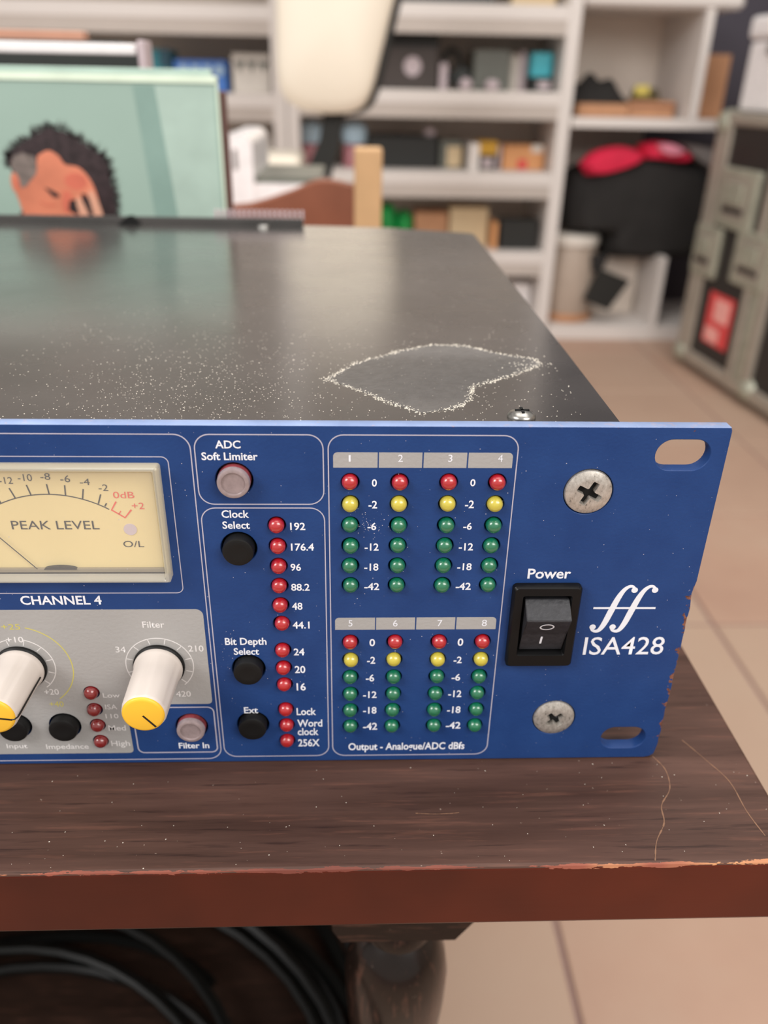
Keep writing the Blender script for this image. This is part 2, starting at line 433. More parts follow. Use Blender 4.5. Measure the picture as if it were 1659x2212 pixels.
# ================================================================ TABLE
tb = thing('side_table', 'dark stained wooden table with worn reddish front edge and turned legs', 'table', (-340, 245, FZ))
obj('tabletop', B(-704, 23.5, -31, 530, -19.2, -0.3, 1.0, 2), M['table'], tb)
def turned_leg(cx, cy):
    b = bmesh.new()
    lathe(b, [(12, -65.5), (13.8, -68), (13.8, -70.5), (10.5, -73), (9.2, -76), (10.6, -79), (10.8, -81.5), (9.4, -83.5), (12.5, -87), (15.2, -94), (16.4, -103), (16.1, -116), (14.6, -134), (12.4, -154), (11, -178), (10.5, -200), (11.5, -214), (15, -222), (15, -228), (11.6, -234), (11.6, -240),
              (12, -320), (15, -330), (15, -336), (11, -344), (13, -380), (15, -410), (15, -440), (12, -470), (10, -490), (14, -500), (14, -506), (10, -512), (12, -530), (12, -550)], (cx, cy, 0), n=40)
    return b
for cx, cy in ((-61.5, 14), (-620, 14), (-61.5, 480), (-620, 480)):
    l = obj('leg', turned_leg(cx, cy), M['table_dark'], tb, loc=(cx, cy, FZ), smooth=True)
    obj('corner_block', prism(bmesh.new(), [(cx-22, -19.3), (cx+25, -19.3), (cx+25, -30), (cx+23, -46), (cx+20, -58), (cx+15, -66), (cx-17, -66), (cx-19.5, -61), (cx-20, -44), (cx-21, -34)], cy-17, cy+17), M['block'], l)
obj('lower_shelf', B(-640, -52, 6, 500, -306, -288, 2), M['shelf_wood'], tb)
bm = bmesh.new()
for pts, w in (([(-0.5, 0.5), (1.2, -4), (0.2, -10), (-3.5, -15), (-4.6, -20), (-8, -25), (-10, -30)], 0.3), ([(9, 6), (12.5, -1), (15.5, -8), (15.8, -17), (17, -24)], 0.25), ([(-61, -16.3), (-57, -16.6), (-53, -16.5), (-51, -16.3)], 0.15)):
    sp = smooth_path(pts, 5)
    for (a, c) in zip(sp[:-1], sp[1:]):
        d = Vector((c[0]-a[0], c[1]-a[1])); nrm = Vector((-d.y, d.x)).normalized()*w*random.uniform(0.2, 0.6)
        vs = [bm.verts.new((a[0]-nrm.x, a[1]-nrm.y, -0.24)), bm.verts.new((c[0]-nrm.x, c[1]-nrm.y, -0.24)), bm.verts.new((c[0]+nrm.x, c[1]+nrm.y, -0.24)), bm.verts.new((a[0]+nrm.x, a[1]+nrm.y, -0.24))]
        bm.faces.new(vs)
obj('scratch', bm, M['scratch'], tb, kind='stuff')
def flecks(spots, z, smin, smax):
    bm = bmesh.new()
    for x, y in spots:
        s = random.uniform(smin, smax); a = random.uniform(0, PI); e = random.uniform(0.5, 1)
        c, d = math.cos(a)*s, math.sin(a)*s
        q = [(x-c, y-d), (x+d*e, y-c*e), (x+c, y+d), (x-d*e, y+c*e)]
        vs = [bm.verts.new((px, py, z)) for px, py in q]; t = bm.verts.new((x, y, z+s*0.6))
        for i in range(4): bm.faces.new((vs[i], vs[(i+1) % 4], t))
    return bm
obj('dust', flecks([(random.uniform(-170, 22), random.uniform(-30, -1)) for _ in range(90)], -0.29, 0.05, 0.2), M['dust'], tb, kind='stuff')

# ================================================================ BLACK CABLES on the lower shelf
def coil(name, label, cx, cy, z, r, turns, rad, seed, ell=1.0):
    rnd = random.Random(seed); pts = []; n = int(turns*44)
    ph = rnd.uniform(0, 6)
    for i in range(n):
        a = ph + 2*PI*i/44; k = i/44
        rr = r + 7*math.sin(k*2.4+seed) + 5*math.sin(a*2+k+seed) + 4*math.sin(k*5.1)
        pts.append((cx + rr*math.cos(a) + 5*math.sin(k*1.7), cy + rr*ell*math.sin(a) + 4*math.cos(k*2.1), z + rad + 3.2*k*(rad/3.0) % 34 + 2*math.sin(a*3+k)+2))
    o = obj(name, tube(bmesh.new(), pts, rad, 8), M['cable'], smooth=True, loc=(cx, cy, z))
    return tag(o, label, 'cable', 'black cables coiled under the table')
coil('coiled_cable', 'small tight coil of black cable on the lower shelf', -238, 25, -288, 118, 3.4, 3.2, 1)
coil('coiled_cable', 'wider coil of black cable lying around the small coil', -225, 40, -288, 150, 4.3, 3.4, 5, 0.9)
coil('coiled_cable', 'outermost loose loops of black cable nearest the turned leg', -240, 60, -288, 178, 3.2, 3.6, 9, 1.05)

# ================================================================ RACK UNIT
ru = thing('rack_preamp', 'blue rack audio preamp with level meter, knobs and rows of small lamps', 'audio unit', (-241, 130, -0.3))
HOLES = []   # outlines cut through the front plate
def circ(x, z, r, n=28): return [(x + r*math.cos(2*PI*i/n), z + r*math.sin(2*PI*i/n)) for i in range(n)]
def slot(x0, x1, z0, z1): return rrect(x0, x1, z0, z1, (z1-z0)/2-0.01, 8)
LX = (-75.9, -65.95, -56.0, -46.1); ROWA = [76.0-4.94*i for i in range(6)]; ROWB = [36.1-4.97*i for i in range(6)]
REDZ = (66.1, 61.1, 56.2, 51.2, 46.2, 41.3, 34.0, 29.0, 24.1, 16.7, 11.8, 6.9); IMPZ = (22.1, 17.1, 12.3, 7.3)
SCR = ((-27.1, 73.8), (-27.1, 13.2))
BTN = {'adc': (-99.1, 76.4), 'clock': (-99.2, 60.6), 'bit': (-99.05, 28.75), 'ext': (-99.0, 12.1), 'filter': (-113.5, 11.6), 'imp': (-143.0, 12.2), 'input': (-154.4, 12.3)}
for x in LX:
    for z in ROWA + ROWB: HOLES.append(circ(x, z, 1.86))
for z in REDZ: HOLES.append(circ(-91.1, z, 1.86))
for z in IMPZ: HOLES.append(circ(-135.4, z, 1.86))
for k, (x, z) in BTN.items(): HOLES.append(circ(x, z, 3.75))
for x, z in SCR: HOLES.append(circ(x, z, 5.15, 40))
HOLES.append(slot(-14.6, -3.4, 78.75, 85.45)); HOLES.append(slot(-14.7, -3.7, 3.2, 9.9))
HOLES.append([(-160.2, 53.8), (-113.9, 53.8), (-113.9, 79.8), (-160.2, 79.8)])
HOLES.append([(-39.6, 31), (-26.6, 31), (-26.6, 50.8), (-39.6, 50.8)])
rnd = random.Random(3)
outline = [(-482.6, 0), (-3.0, 0), (-1.6, 0.35), (-0.7, 1.1), (-0.45, 2.4)]
z = 4.0
while z < 50:
    outline.append((-0.12 + rnd.uniform(-0.22, 0.08)*(1.8 if rnd.random() < 0.2 else 0.7), z)); z += rnd.uniform(0.7, 2.2)
outline += [(0, 52), (0, 87.3), (-0.3, 88.1), (-482.6, 88.1)]
def plate(name, outl, holes, y0, t, m, parent, bev=0.18):
    cu = bpy.data.curves.new('plate', 'CURVE'); cu.dimensions = '2D'; cu.fill_mode = 'BOTH'; cu.extrude = t/2 - bev; cu.bevel_depth = bev; cu.bevel_resolution = 1; cu.offset = -bev
    for pts in [outl] + holes:
        s = cu.splines.new('POLY'); s.points.add(len(pts)-1); s.use_cyclic_u = True
        for p, q in zip(s.points, pts): p.co = (q[0], q[1], 0, 1)
    o = bpy.data.objects.new('t', cu); COL.objects.link(o)
    me = bpy.data.meshes.new_from_object(o.evaluated_get(bpy.context.evaluated_depsgraph_get())); me.name = name
    bpy.data.objects.remove(o)
    loc = WPOS[parent.name]
    for v in me.vertices: v.co = Vector((v.co.x - loc.x, y0 + t/2 - v.co.z - loc.y, v.co.y - loc.z))*MM
    me.materials.clear(); me.materials.append(m)
    return put(name, me, parent, loc)
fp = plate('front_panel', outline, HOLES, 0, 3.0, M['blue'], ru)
# chassis behind it: a black inner wall so that the holes look into the dark
obj('chassis', B(-462, -21, 8.5, 262, 3.2, 83.5, 0.8), M['lid'], ru)
bm = B(-462, -163, 3.05, 8.4, 3.2, 83.5); box(bm, -111, -22.5, 5.6, 8.4, 3.2, 83.5); box(bm, -163, -111, 7.5, 8.4, 3.2, 83.5); box(bm, -163, -111, 3.1, 7.5, 3.2, 50)
obj('inner_wall', bm, M['hole'], ru)
for fx in (-440, -50):
    for fy in (30, 235):
        obj('foot', lathe(bmesh.new(), [(8, 0), (9, 0.4), (9, 3.3)], (fx, fy, -0.3), n=20), M['black'], ru, smooth=True)
# lid: sheet with folded sides, corner notches at the back
lid = bmesh.new()
prism_z(lid, [(-463, 8), (-19.2, 8), (-18.9, 60), (-18.8, 247), (-20.4, 250.2), (-58, 263), (-100, 266), (-463, 266)], 83.6, 85.0)
box(lid, -20.3, -18.9, 8, 240, 20, 84.2); box(lid, -463, -461.6, 8, 240, 20, 84.2)
lido = obj('lid', lid, M['lid'], ru)
# rear lip standing above the lid, with its row of fins
lip = obj('rear_lip', B(-460, -99.3, 262, 264, 84.9, 88.6, 0.3), M['lid'], ru)
obj('rear_lip_cap', prism(bmesh.new(), [(-187, 85), (-176.5, 85), (-179.5, 89.3), (-182, 89.0)], 259.5, 262), M['black'], ru)
for i in range(18):
    x = -141.5 + i*2.42
    obj('fin', B(x, x+1.1, 264, 267, 86.5, 92.0, 0.4, 1), M['lilac'], ru)
def small_screw(x, y, z, r):
    b = lathe(bmesh.new(), [(r, 0), (r, 0.4), (r*0.85, 1.0), (r*0.45, 1.5), (0, 1.6)], (x, y, z), n=24)
    s = obj('lid_screw', b, M['steel'], ru, loc=(x, y, z), smooth=True)
    q = bmesh.new(); box(q, x-r*0.5, x+r*0.5, y-0.3, y+0.3, z+1.2, z+1.72); box(q, x-0.3, x+0.3, y-r*0.5, y+r*0.5, z+1.2, z+1.72)
    obj('screw_recess', q, M['hole'], s)
small_screw(-39.6, 13.2, 85.0, 3.0); small_screw(-118, 258, 85.0, 3.0)
# glue residue left by a label, and dust
RES = [(-81.9, 36.7), (-74.5, 49.3), (-62.3, 60.7), (-53.3, 66.0), (-44.6, 65.0), (-37.0, 58.1), (-29.2, 54.3), (-28.0, 49.7), (-34.3, 42.9), (-42.8, 35.8), (-47.6, 32.4), (-49.6, 23.1), (-52.4, 18.7), (-60.3, 15.0), (-67.5, 21.3), (-74.6, 30.3)]
obj('glue_residue', prism_z(bmesh.new(), RES, 85.0, 85.05), M['film'], ru, label='torn outline of old label glue on the black lid')
spots = []
for a, c in zip(RES, RES[1:]+RES[:1]):
    L = math.hypot(c[0]-a[0], c[1]-a[1])
    for k in range(int(L*11)):
        t = random.random(); dens = 0.5 + 0.5*noise.noise(Vector((a[0]+(c[0]-a[0])*t, a[1]+(c[1]-a[1])*t, 0))*0.35)
        if random.random() < dens+0.25: spots.append((a[0]+(c[0]-a[0])*t + random.gauss(0, 0.45), a[1]+(c[1]-a[1])*t + random.gauss(0, 0.6)))
for _ in range(70): spots.append((random.gauss(-32, 3), random.gauss(49, 3)))
obj('glue_crumbs', flecks(spots, 85.03, 0.07, 0.30), M['dust'], ru, kind='stuff')
spots = []
while len(spots) < 2300:
    x = random.uniform(-160, -24); y = 8 + abs(random.gauss(0, 55))
    if y > 230: continue
    w = 0.25 + 0.9*math.exp(-((x+112)/22)**2 - ((y-28)/40)**2)
    if random.random() < w: spots.append((x, y))
obj('dust', flecks(spots, 85.0, 0.04, 0.19), M['dust'], ru, kind='stuff')
spots = [(random.uniform(-165, -1), random.uniform(1, 87)) for _ in range(330)] + [(random.gauss(-72, 2.0), random.gauss(66, 1.6)) for _ in range(50)] + [(random.gauss(-103, 2.5), random.gauss(32, 5)) for _ in range(30)]
bm = bmesh.new()
for x, z in spots:
    s = random.uniform(0.03, 0.12); bm.faces.new([bm.verts.new(p) for p in ((x-s, -0.02, z-s*0.4), (x+s*0.6, -0.02, z-s), (x+s, -0.02, z+s*0.5), (x-s*0.3, -0.02, z+s))])
obj('paint_specks', bm, M['line'], ru, kind='stuff')

# printed fields and lines
def field(name, outl, m): return obj(name, prism(bmesh.new(), outl, -0.03, 0.02), m, ru)
# grey field of the channel, cut round every hole so that nothing is covered
gf = rrect(-166, -108.1, 18.4, 45.1, 1.6, 6, (1, 1, 0, 1))
g_out = [(-108.1-1.6+1.6*math.cos(math.radians(a)), 45.1-1.6+1.6*math.sin(math.radians(a))) for a in range(0, 91, 15)]
g_out += [(-166+1.6+1.6*math.cos(math.radians(a)), 45.1-1.6+1.6*math.sin(math.radians(a))) for a in range(90, 181, 15)]
g_out += [(-166+1.6+1.6*math.cos(math.radians(a)), 3.3+1.6+1.6*math.sin(math.radians(a))) for a in range(180, 271, 15)]
g_out += [(-128.1-1+1*math.cos(math.radians(a)), 4.3+1*math.sin(math.radians(a))) for a in range(270, 361, 30)]
g_out += [(-128.1, 17.2), (-127.0, 18.4)]
g_out += [(-108.1-1.0+1.0*math.cos(math.radians(a)), 19.4+1.0*math.sin(math.radians(a))) for a in range(270, 361, 30)]
gh = [circ(-135.4, z, 1.86) for z in IMPZ] + [circ(*BTN['imp'], 3.75), circ(*BTN['input'], 3.75)]
plate('grey_field', g_out, gh, -0.04, 0.05, M['print_gray'], ru, bev=0.004)
for (a, c) in ((-79.3, -70.45), (-70.2, -61.55), (-61.25, -52.6), (-52.3, -43.4)):
    first, last = a < -79, c > -44
    for z0, z1 in ((79.15, 82.5), (39.4, 42.65)):
        field('number_strip', rrect(a, c, z0, z1, 0.9, 5, (last, first, 0, 0)), M['print_gray'])
def frame(x0, x1, z0, z1, r, w=0.24): obj('printed_frame', ribbon(bmesh.new(), rrect(x0, x1, z0, z1, r, 8), w, -0.05, close=True), M['line'], ru)
frame(-166.9, -107.2, 1.15, 86.2, 3.2); frame(-106.4, -81.25, 70.9, 86.2, 3.0); frame(-106.4, -81.2, 1.75, 70.05, 3.0)
frame(-80.25, -42.5, 1.7, 86.2, 3.0); frame(-162.3, -111.8, 49.4, 81.4, 1.4, 0.2); frame(-126.9, -108.0, 3.3, 17.4, 1.5, 0.3)

# lamps
led_me = {}
def lamp(x, z, c, lab=None):
    if c not in led_me:
        led_me[c] = mesh('lamp', lathe(bmesh.new(), [(1.64, 4.5), (1.64, -0.2), (1.58, -0.6), (1.4, -1.0), (1.1, -1.32), (0.6, -1.55), (0, -1.62)], axis='y', n=24), M[c], smooth=True, local=True)
    o = put('indicator_lamp', led_me[c], ru, (x + random.uniform(-0.13, 0.13), 0.0, z + random.uniform(-0.12, 0.06)), lab)
    o.rotation_euler = (random.uniform(-0.05, 0.05), 0, random.uniform(-0.06, 0.06))
for x in LX:
    for R in (ROWA, ROWB):
        for i, z in enumerate(R): lamp(x, z, ('red', 'amber', 'green', 'green', 'green', 'green')[i], ('red lamp', 'yellow lamp', 'green lamp', 'green lamp', 'green lamp', 'green lamp')[i])
for z in REDZ: lamp(-91.1, z, 'red', 'red lamp')
for z in IMPZ: lamp(-135.4, z, 'red_dim', 'dull red lamp')

# push buttons
def button(key, clear=False):
    x, z = BTN[key]
    prof = [(3.3, 5.5), (3.3, -1.6), (3.15, -1.95), (2.85, -2.1)]
    if clear: prof += [(2.45, -2.08), (2.3, -1.75), (0, -1.7)]
    else: prof += [(1.6, -2.03), (0, -1.95)]
    o = obj('push_button', lathe(bmesh.new(), prof, (x, 0, z), 'y', 36), M['lens' if clear else 'black'], ru, loc=(x, 0, z), smooth=True, label='clear pinkish push button' if clear else 'black push button')
    if clear: obj('lens_rim', lathe(bmesh.new(), [(3.34, 2), (3.36, -0.5), (3.3, -0.8), (3.2, -0.8), (3.2, 2)], (x, 0, z), 'y', 36), M['lens_red'], o, smooth=True)
for k in BTN: button(k, k in ('adc', 'filter'))

# knobs
def knob(cx, cz, ang, long_line):
    bm = bmesh.new(); n = 72; prof = [(5.4, -1.0), (5.45, -1.6), (5.3, -2.1), (5.12, -2.6), (5.0, -6), (4.78, -15.2), (4.62, -15.7), (4.5, -15.9)]
    rings = []
    for r, h in prof:
        ring = []
        for i in range(n):
            a = 2*PI*i/n
            d = math.degrees(a) - ang
            q = r*(1 - 0.014*(1-abs(math.cos(a*5 + math.radians(ang)*1)))) if h < -2.5 else r
            dd = (d + 180) % 72 - 36
            if h < -2.5 and h > -15.6 and abs(dd) < 9: q *= 0.972
            ring.append(bm.verts.new((cx + q*math.cos(a), h, cz + q*math.sin(a))))
        rings.append(ring)
    for A, C in zip(rings[:-1], rings[1:]):
        for i in range(n): bm.faces.new((A[i], A[(i+1) % n], C[(i+1) % n], C[i]))
    bm.faces.new(rings[0]); bm.faces.new(rings[-1])
    k = obj('knob', bm, M['knob'], ru, loc=(cx, 0, cz), smooth=True, label='pale grey fluted knob with yellow cap')
    obj('knob_washer', lathe(bmesh.new(), [(5.75, -0.02), (5.75, -0.7), (5.3, -1.1), (3, -1.1)], (cx, 0, cz), 'y', 48), M['black'], k, smooth=True)
    obj('cap', lathe(bmesh.new(), [(4.42, -15.6), (4.42, -16.1), (4.25, -16.35), (3.8, -16.5), (0, -16.55)], (cx, 0, cz), 'y', 48), M['yellow'], k, smooth=True, label='yellow cap')
    ca, sa = math.cos(math.radians(ang)), math.sin(math.radians(ang))
    r0 = -4.3 if long_line else 0.0
    p = bmesh.new(); ribbon(p, [(cx + r0*ca, cz + r0*sa), (cx + 3.9*ca, cz + 3.9*sa)], 0.36, -16.62, 0.3)
    if long_line:
        tube(p, [(cx + q*ca, h, cz + q*sa) for q, h in ((3.85, -16.45), (4.35, -16.2), (4.7, -15.4), (4.8, -14.6), (4.97, -6), (5.08, -2.8))], 0.2, 6)
    obj('pointer', p, M['knob_line'], k)
knob(-119.1, 29.8, -52, False); knob(-149.9, 29.6, -9, True)
def scale_ring(cx, cz, gap):
    bm = bmesh.new()
    if gap: ribbon(bm, arc(cx, cz, 7.55, -52, 76), 0.2, -0.06); ribbon(bm, arc(cx, cz, 7.55, 104, 232), 0.2, -0.06)
    else: ribbon(bm, arc(cx, cz, 7.55, -48, 228, 64), 0.2, -0.06)
    for i in range(10):
        a = -45 + 30*i + (0 if i else 3)
        if gap and 80 < a < 100: continue
        ca, sa = math.cos(math.radians(a)), math.sin(math.radians(a))
        ribbon(bm, [(cx+6.0*ca, cz+6.0*sa), (cx+7.5*ca, cz+7.5*sa)], 0.18, -0.06)
    obj('knob_scale', bm, M['print_light'], ru)
scale_ring(-119.0, 29.8, False); scale_ring(-149.9, 29.7, True)
bm = bmesh.new(); ribbon(bm, arc(-149.9, 29.3, 11.4, -52, 76), 0.22, -0.06); ribbon(bm, arc(-149.9, 29.3, 11.4, 104, 232), 0.22, -0.06)
obj('yellow_scale', bm, M['print_yellow'], ru)

# level meter
mt = obj('level_meter', B(-160.2, -113.9, 1.0, 3.0, 53.8, 79.8), M['scale'], ru, label='cream yellow level meter')
C0, R0 = (-137.1, 50.0), 22.6
bm = bmesh.new(); ribbon(bm, [(-137.1 + 22.6*math.cos(math.radians(a)), 50.0 + 22.6*math.sin(math.radians(a))) for a in [58 + (133-58)*i/40 for i in range(41)]], 0.22, 0.95)
TK = [((-143.51, 71.8), (-144.3, 74.0)), ((-140.25, 72.44), (-140.75, 74.7)), ((-136.6, 72.66), (-136.75, 74.9)), ((-133.38, 72.4), (-133.2, 74.65)), ((-130.11, 71.6), (-129.65, 73.8)), ((-127.11, 70.48), (-126.35, 72.6)), ((-125.9, 69.86), (-125.45, 70.6)), ((-146.6, 70.65), (-147.5, 72.8)), ((-150.0, 68.6), (-151.4, 70.5))]
for a, c in TK: ribbon(bm, [a, c], 0.28, 0.94)
obj('scale_arc', bm, M['ink'], mt)
bm = bmesh.new(); ribbon(bm, [(-123.5, 70.95), (-124.65, 69.05), (-122.15, 67.25), (-120.65, 69.1)], 0.34, 0.93); ribbon(bm, [(-123.3, 68.1), (-122.8, 68.8)], 0.2, 0.93)
obj('red_mark', bm, M['ink_red'], mt)
obj('overload_dot', disc(bmesh.new(), -121.45, 64.5, 1.35, 0.9, 0.1), M['lilac'], mt)
obj('needle', tube(bmesh.new(), [(-137.9, 0.4, 50.4), (-154.2, 0.4, 70.2)], 0.1, 6), M['ink'], mt)
obj('pivot_cover', prism(bmesh.new(), [(-137.0 + 3.4*math.cos(a*PI/20), 55.2 + 0.75*math.sin(a*PI/20)) for a in range(21)], 0.1, 0.9), M['ink'], mt)
obj('lower_strip', B(-160, -115.2, 0.3, 1.0, 54.4, 55.3, 0.1), M['grey'], mt)
obj('lower_slot', B(-141, -133.2, 0.6, 1.0, 53.85, 54.1, 0.05), M['ink'], mt)
gk = bmesh.new(); ribbon(gk, [(-159.6, 54.25), (-115.05, 54.25), (-115.05, 78.35), (-159.6, 78.35)], 0.26, 0.3, 0.6, close=True)  # thin dark ring drawn in for the shadow of the cover's wall
obj('wall_shade_ring', gk, M['ink'], mt)
# clear cover: hollow box standing out from the plate
cv = bmesh.new()
ox = rrect(-160.5, -113.5, 53.5, 80.1, 0.6, 3); ix = rrect(-159.5, -114.6, 54.3, 79.2, 0.3, 3)
n = len(ox)
lay = [(ox, -0.02), (ox, -2.3), (rrect(-160.2, -113.8, 53.8, 79.8, 0.5, 3), -2.7), (rrect(-159.8, -114.3, 54.1, 79.4, 0.4, 3), -2.7), (ix, -2.4), (ix, -0.02)]
rg = [[cv.verts.new((x, y, z)) for x, z in pts] for pts, y in lay]
for A, C in zip(rg, rg[1:] + rg[:1]):
    for i in range(n): cv.faces.new((A[i], A[(i+1) % n], C[(i+1) % n], C[i]))
obj('clear_frame', cv, M['clear'], mt, smooth=True)
obj('clear_pane', B(-159.4, -114.7, -2.6, -2.3, 54.4, 79.1), M['pane'], mt)
for t_ in (("-12", -146.0, -143.27, 74.95, 76.43), ("-10", -142.18, -139.35, 75.59, 77.09), ("-8", -137.69, -135.73, 75.86, 77.31), ("-6", -133.86, -131.91, 75.34, 76.85), ("-4", -130.10, -128.13, 74.70, 76.13), ("-2", -126.58, -124.67, 73.39, 74.84), ("PEAK LEVEL", -145.48, -127.69, 64.53, 66.5), ("O/L", -123.35, -119.08, 60.25, 61.72)):
    text(*t_, M['ink'], mt, y=0.93, bold=0.0)
for t_ in (("0dB", -123.89, -119.66, 71.75, 73.21), ("+2", -120.45, -117.96, 69.25, 70.73)): text(*t_, M['ink_red'], mt, y=0.93, bold=0.0)

# panel screws
for i, (x, z) in enumerate(SCR):
    bm = bmesh.new(); n = 96; ang = math.radians(62 if i == 0 else 42); AR = 2.75 if i == 0 else 2.3
    prof = [(4.95, 2.2), (4.98, 0.25), (4.8, -0.2), (4.0, -0.6), (3.3, -0.78), (2.95, -0.84)]
    rings = [[bm.verts.new((x + r*math.cos(2*PI*k/n), h, z + r*math.sin(2*PI*k/n))) for k in range(n)] for r, h in prof]
    cross = []
    for k in range(n):   # the inner ring follows a cross shape
        a = 2*PI*k/n - ang; q = a % (PI/2); q = min(q, PI/2-q)
        r = max(1.15, min(AR/math.cos(q), 0.72/max(0.02, math.sin(q))))
        cross.append((r*math.cos(2*PI*k/n), r*math.sin(2*PI*k/n)))
    rings.append([bm.verts.new((x+u, -0.84, z+w)) for u, w in cross]); rings.append([bm.verts.new((x+u*0.98, -0.7, z+w*0.98)) for u, w in cross]); rings.append([bm.verts.new((x+u*0.88, 1.5, z+w*0.88)) for u, w in cross])
    for A, C in zip(rings[:-1], rings[1:]):
        for k in range(n): bm.faces.new((A[k], A[(k+1) % n], C[(k+1) % n], C[k]))
    so = obj('panel_screw', bm, M['screw'], ru, loc=(x, 0, z), smooth=True, label='worn zinc cross-head screw')
    obj('screw_recess', disc(bmesh.new(), x, z, 2.5, 0.45, 0.1), M['hole'], so)

# power switch
sw = bmesh.new()
lay = [(rrect(-40.6, -25.5, 29.9, 51.7, 1.0, 4), -0.02), (rrect(-40.6, -25.5, 29.9, 51.7, 1.0, 4), -1.3), (rrect(-40.2, -25.9, 30.4, 51.3, 0.9, 4), -1.9), (rrect(-38.5, -27.6, 33.4, 49.5, 0.5, 4), -2.0), (rrect(-38.3, -27.8, 33.6, 49.3, 0.4, 4), -1.6), (rrect(-38.3, -27.8, 33.6, 49.3, 0.4, 4), 3.5)]
rg = [[sw.verts.new((x, y, z)) for x, z in pts] for pts, y in lay]; n = len(rg[0])
for A, C in zip(rg[:-1], rg[1:]):
    for i in range(n): sw.faces.new((A[i], A[(i+1) % n], C[(i+1) % n], C[i]))
sw.faces.new(rg[-1])
swo = obj('power_switch', sw, M['black_gloss'], ru, smooth=True, label='black rocker power switch')
rk = bmesh.new()
prof = [(48.3, 2.5), (48.1, -1.1), (45.1, -4.9), (44.85, -4.95), (39.5, -2.2), (34.1, -0.6), (33.9, 2.5)]
a = [rk.verts.new((-37.75, y, z)) for z, y in prof]; c = [rk.verts.new((-27.95, y, z)) for z, y in prof]
rk.faces.new(a); rk.faces.new(list(reversed(c)))
for i in range(len(prof)): j = (i+1) % len(prof); rk.faces.new((a[i], a[j], c[j], c[i]))
bmesh.ops.bevel(rk, geom=list(rk.edges), offset=0.12, segments=2, affect='EDGES')
ro = obj('rocker', rk, M['rocker'], swo)
def on_face(z):   # front face of the rocker
    return -5.05 + (44.7-z)/(44.7-39.5)*2.85 if z > 39.5 else -2.2 + (39.5-z)/5.4*1.6
ri = bmesh.new(); pts = [(-32.95 + 1.45*math.cos(2*PI*i/28), 42.75 + 1.05*math.sin(2*PI*i/28)) for i in range(28)]
ribbon(ri, pts, 0.34, 0, 0.03, close=True)
box(ri, -33.45, -33.0, -0.0, 0.03, 36.3, 38.7)
for v in ri.verts: v.co.y += on_face(v.co.z) - 0.06
obj('switch_mark', ri, M['print_white'], ro)

# logo: two slanted swashes and a cross bar
lg = bmesh.new()
f1 = [(-21.75, 39.75), (-21.5, 39.05), (-20.7, 38.7), (-19.8, 39.1), (-18.9, 40.9), (-17.9, 44.2), (-16.9, 47.4), (-15.9, 49.6), (-14.8, 50.65), (-13.9, 50.6), (-13.35, 49.85)]
wd = [0.5, 0.6, 0.75, 1.0, 1.3, 1.42, 1.3, 1.0, 0.75, 0.6, 0.5]
for dx in (0, 4.55):
    path = [(x+dx, z, w) for (x, z), w in zip(f1, wd)]; sp = smooth_path(path, 5)
    ribbon(lg, [(p[0], p[1]) for p in sp], [p[2] for p in sp], -0.06 - dx*0.002)
    disc(lg, -21.45+dx, 39.85, 0.72, -0.095); disc(lg, -13.5+dx, 49.75, 0.72, -0.095)
ribbon(lg, [(-22.0, 45.0), (-8.0, 44.95)], 0.5, -0.075)
obj('emblem', lg, M['print_white'], ru)

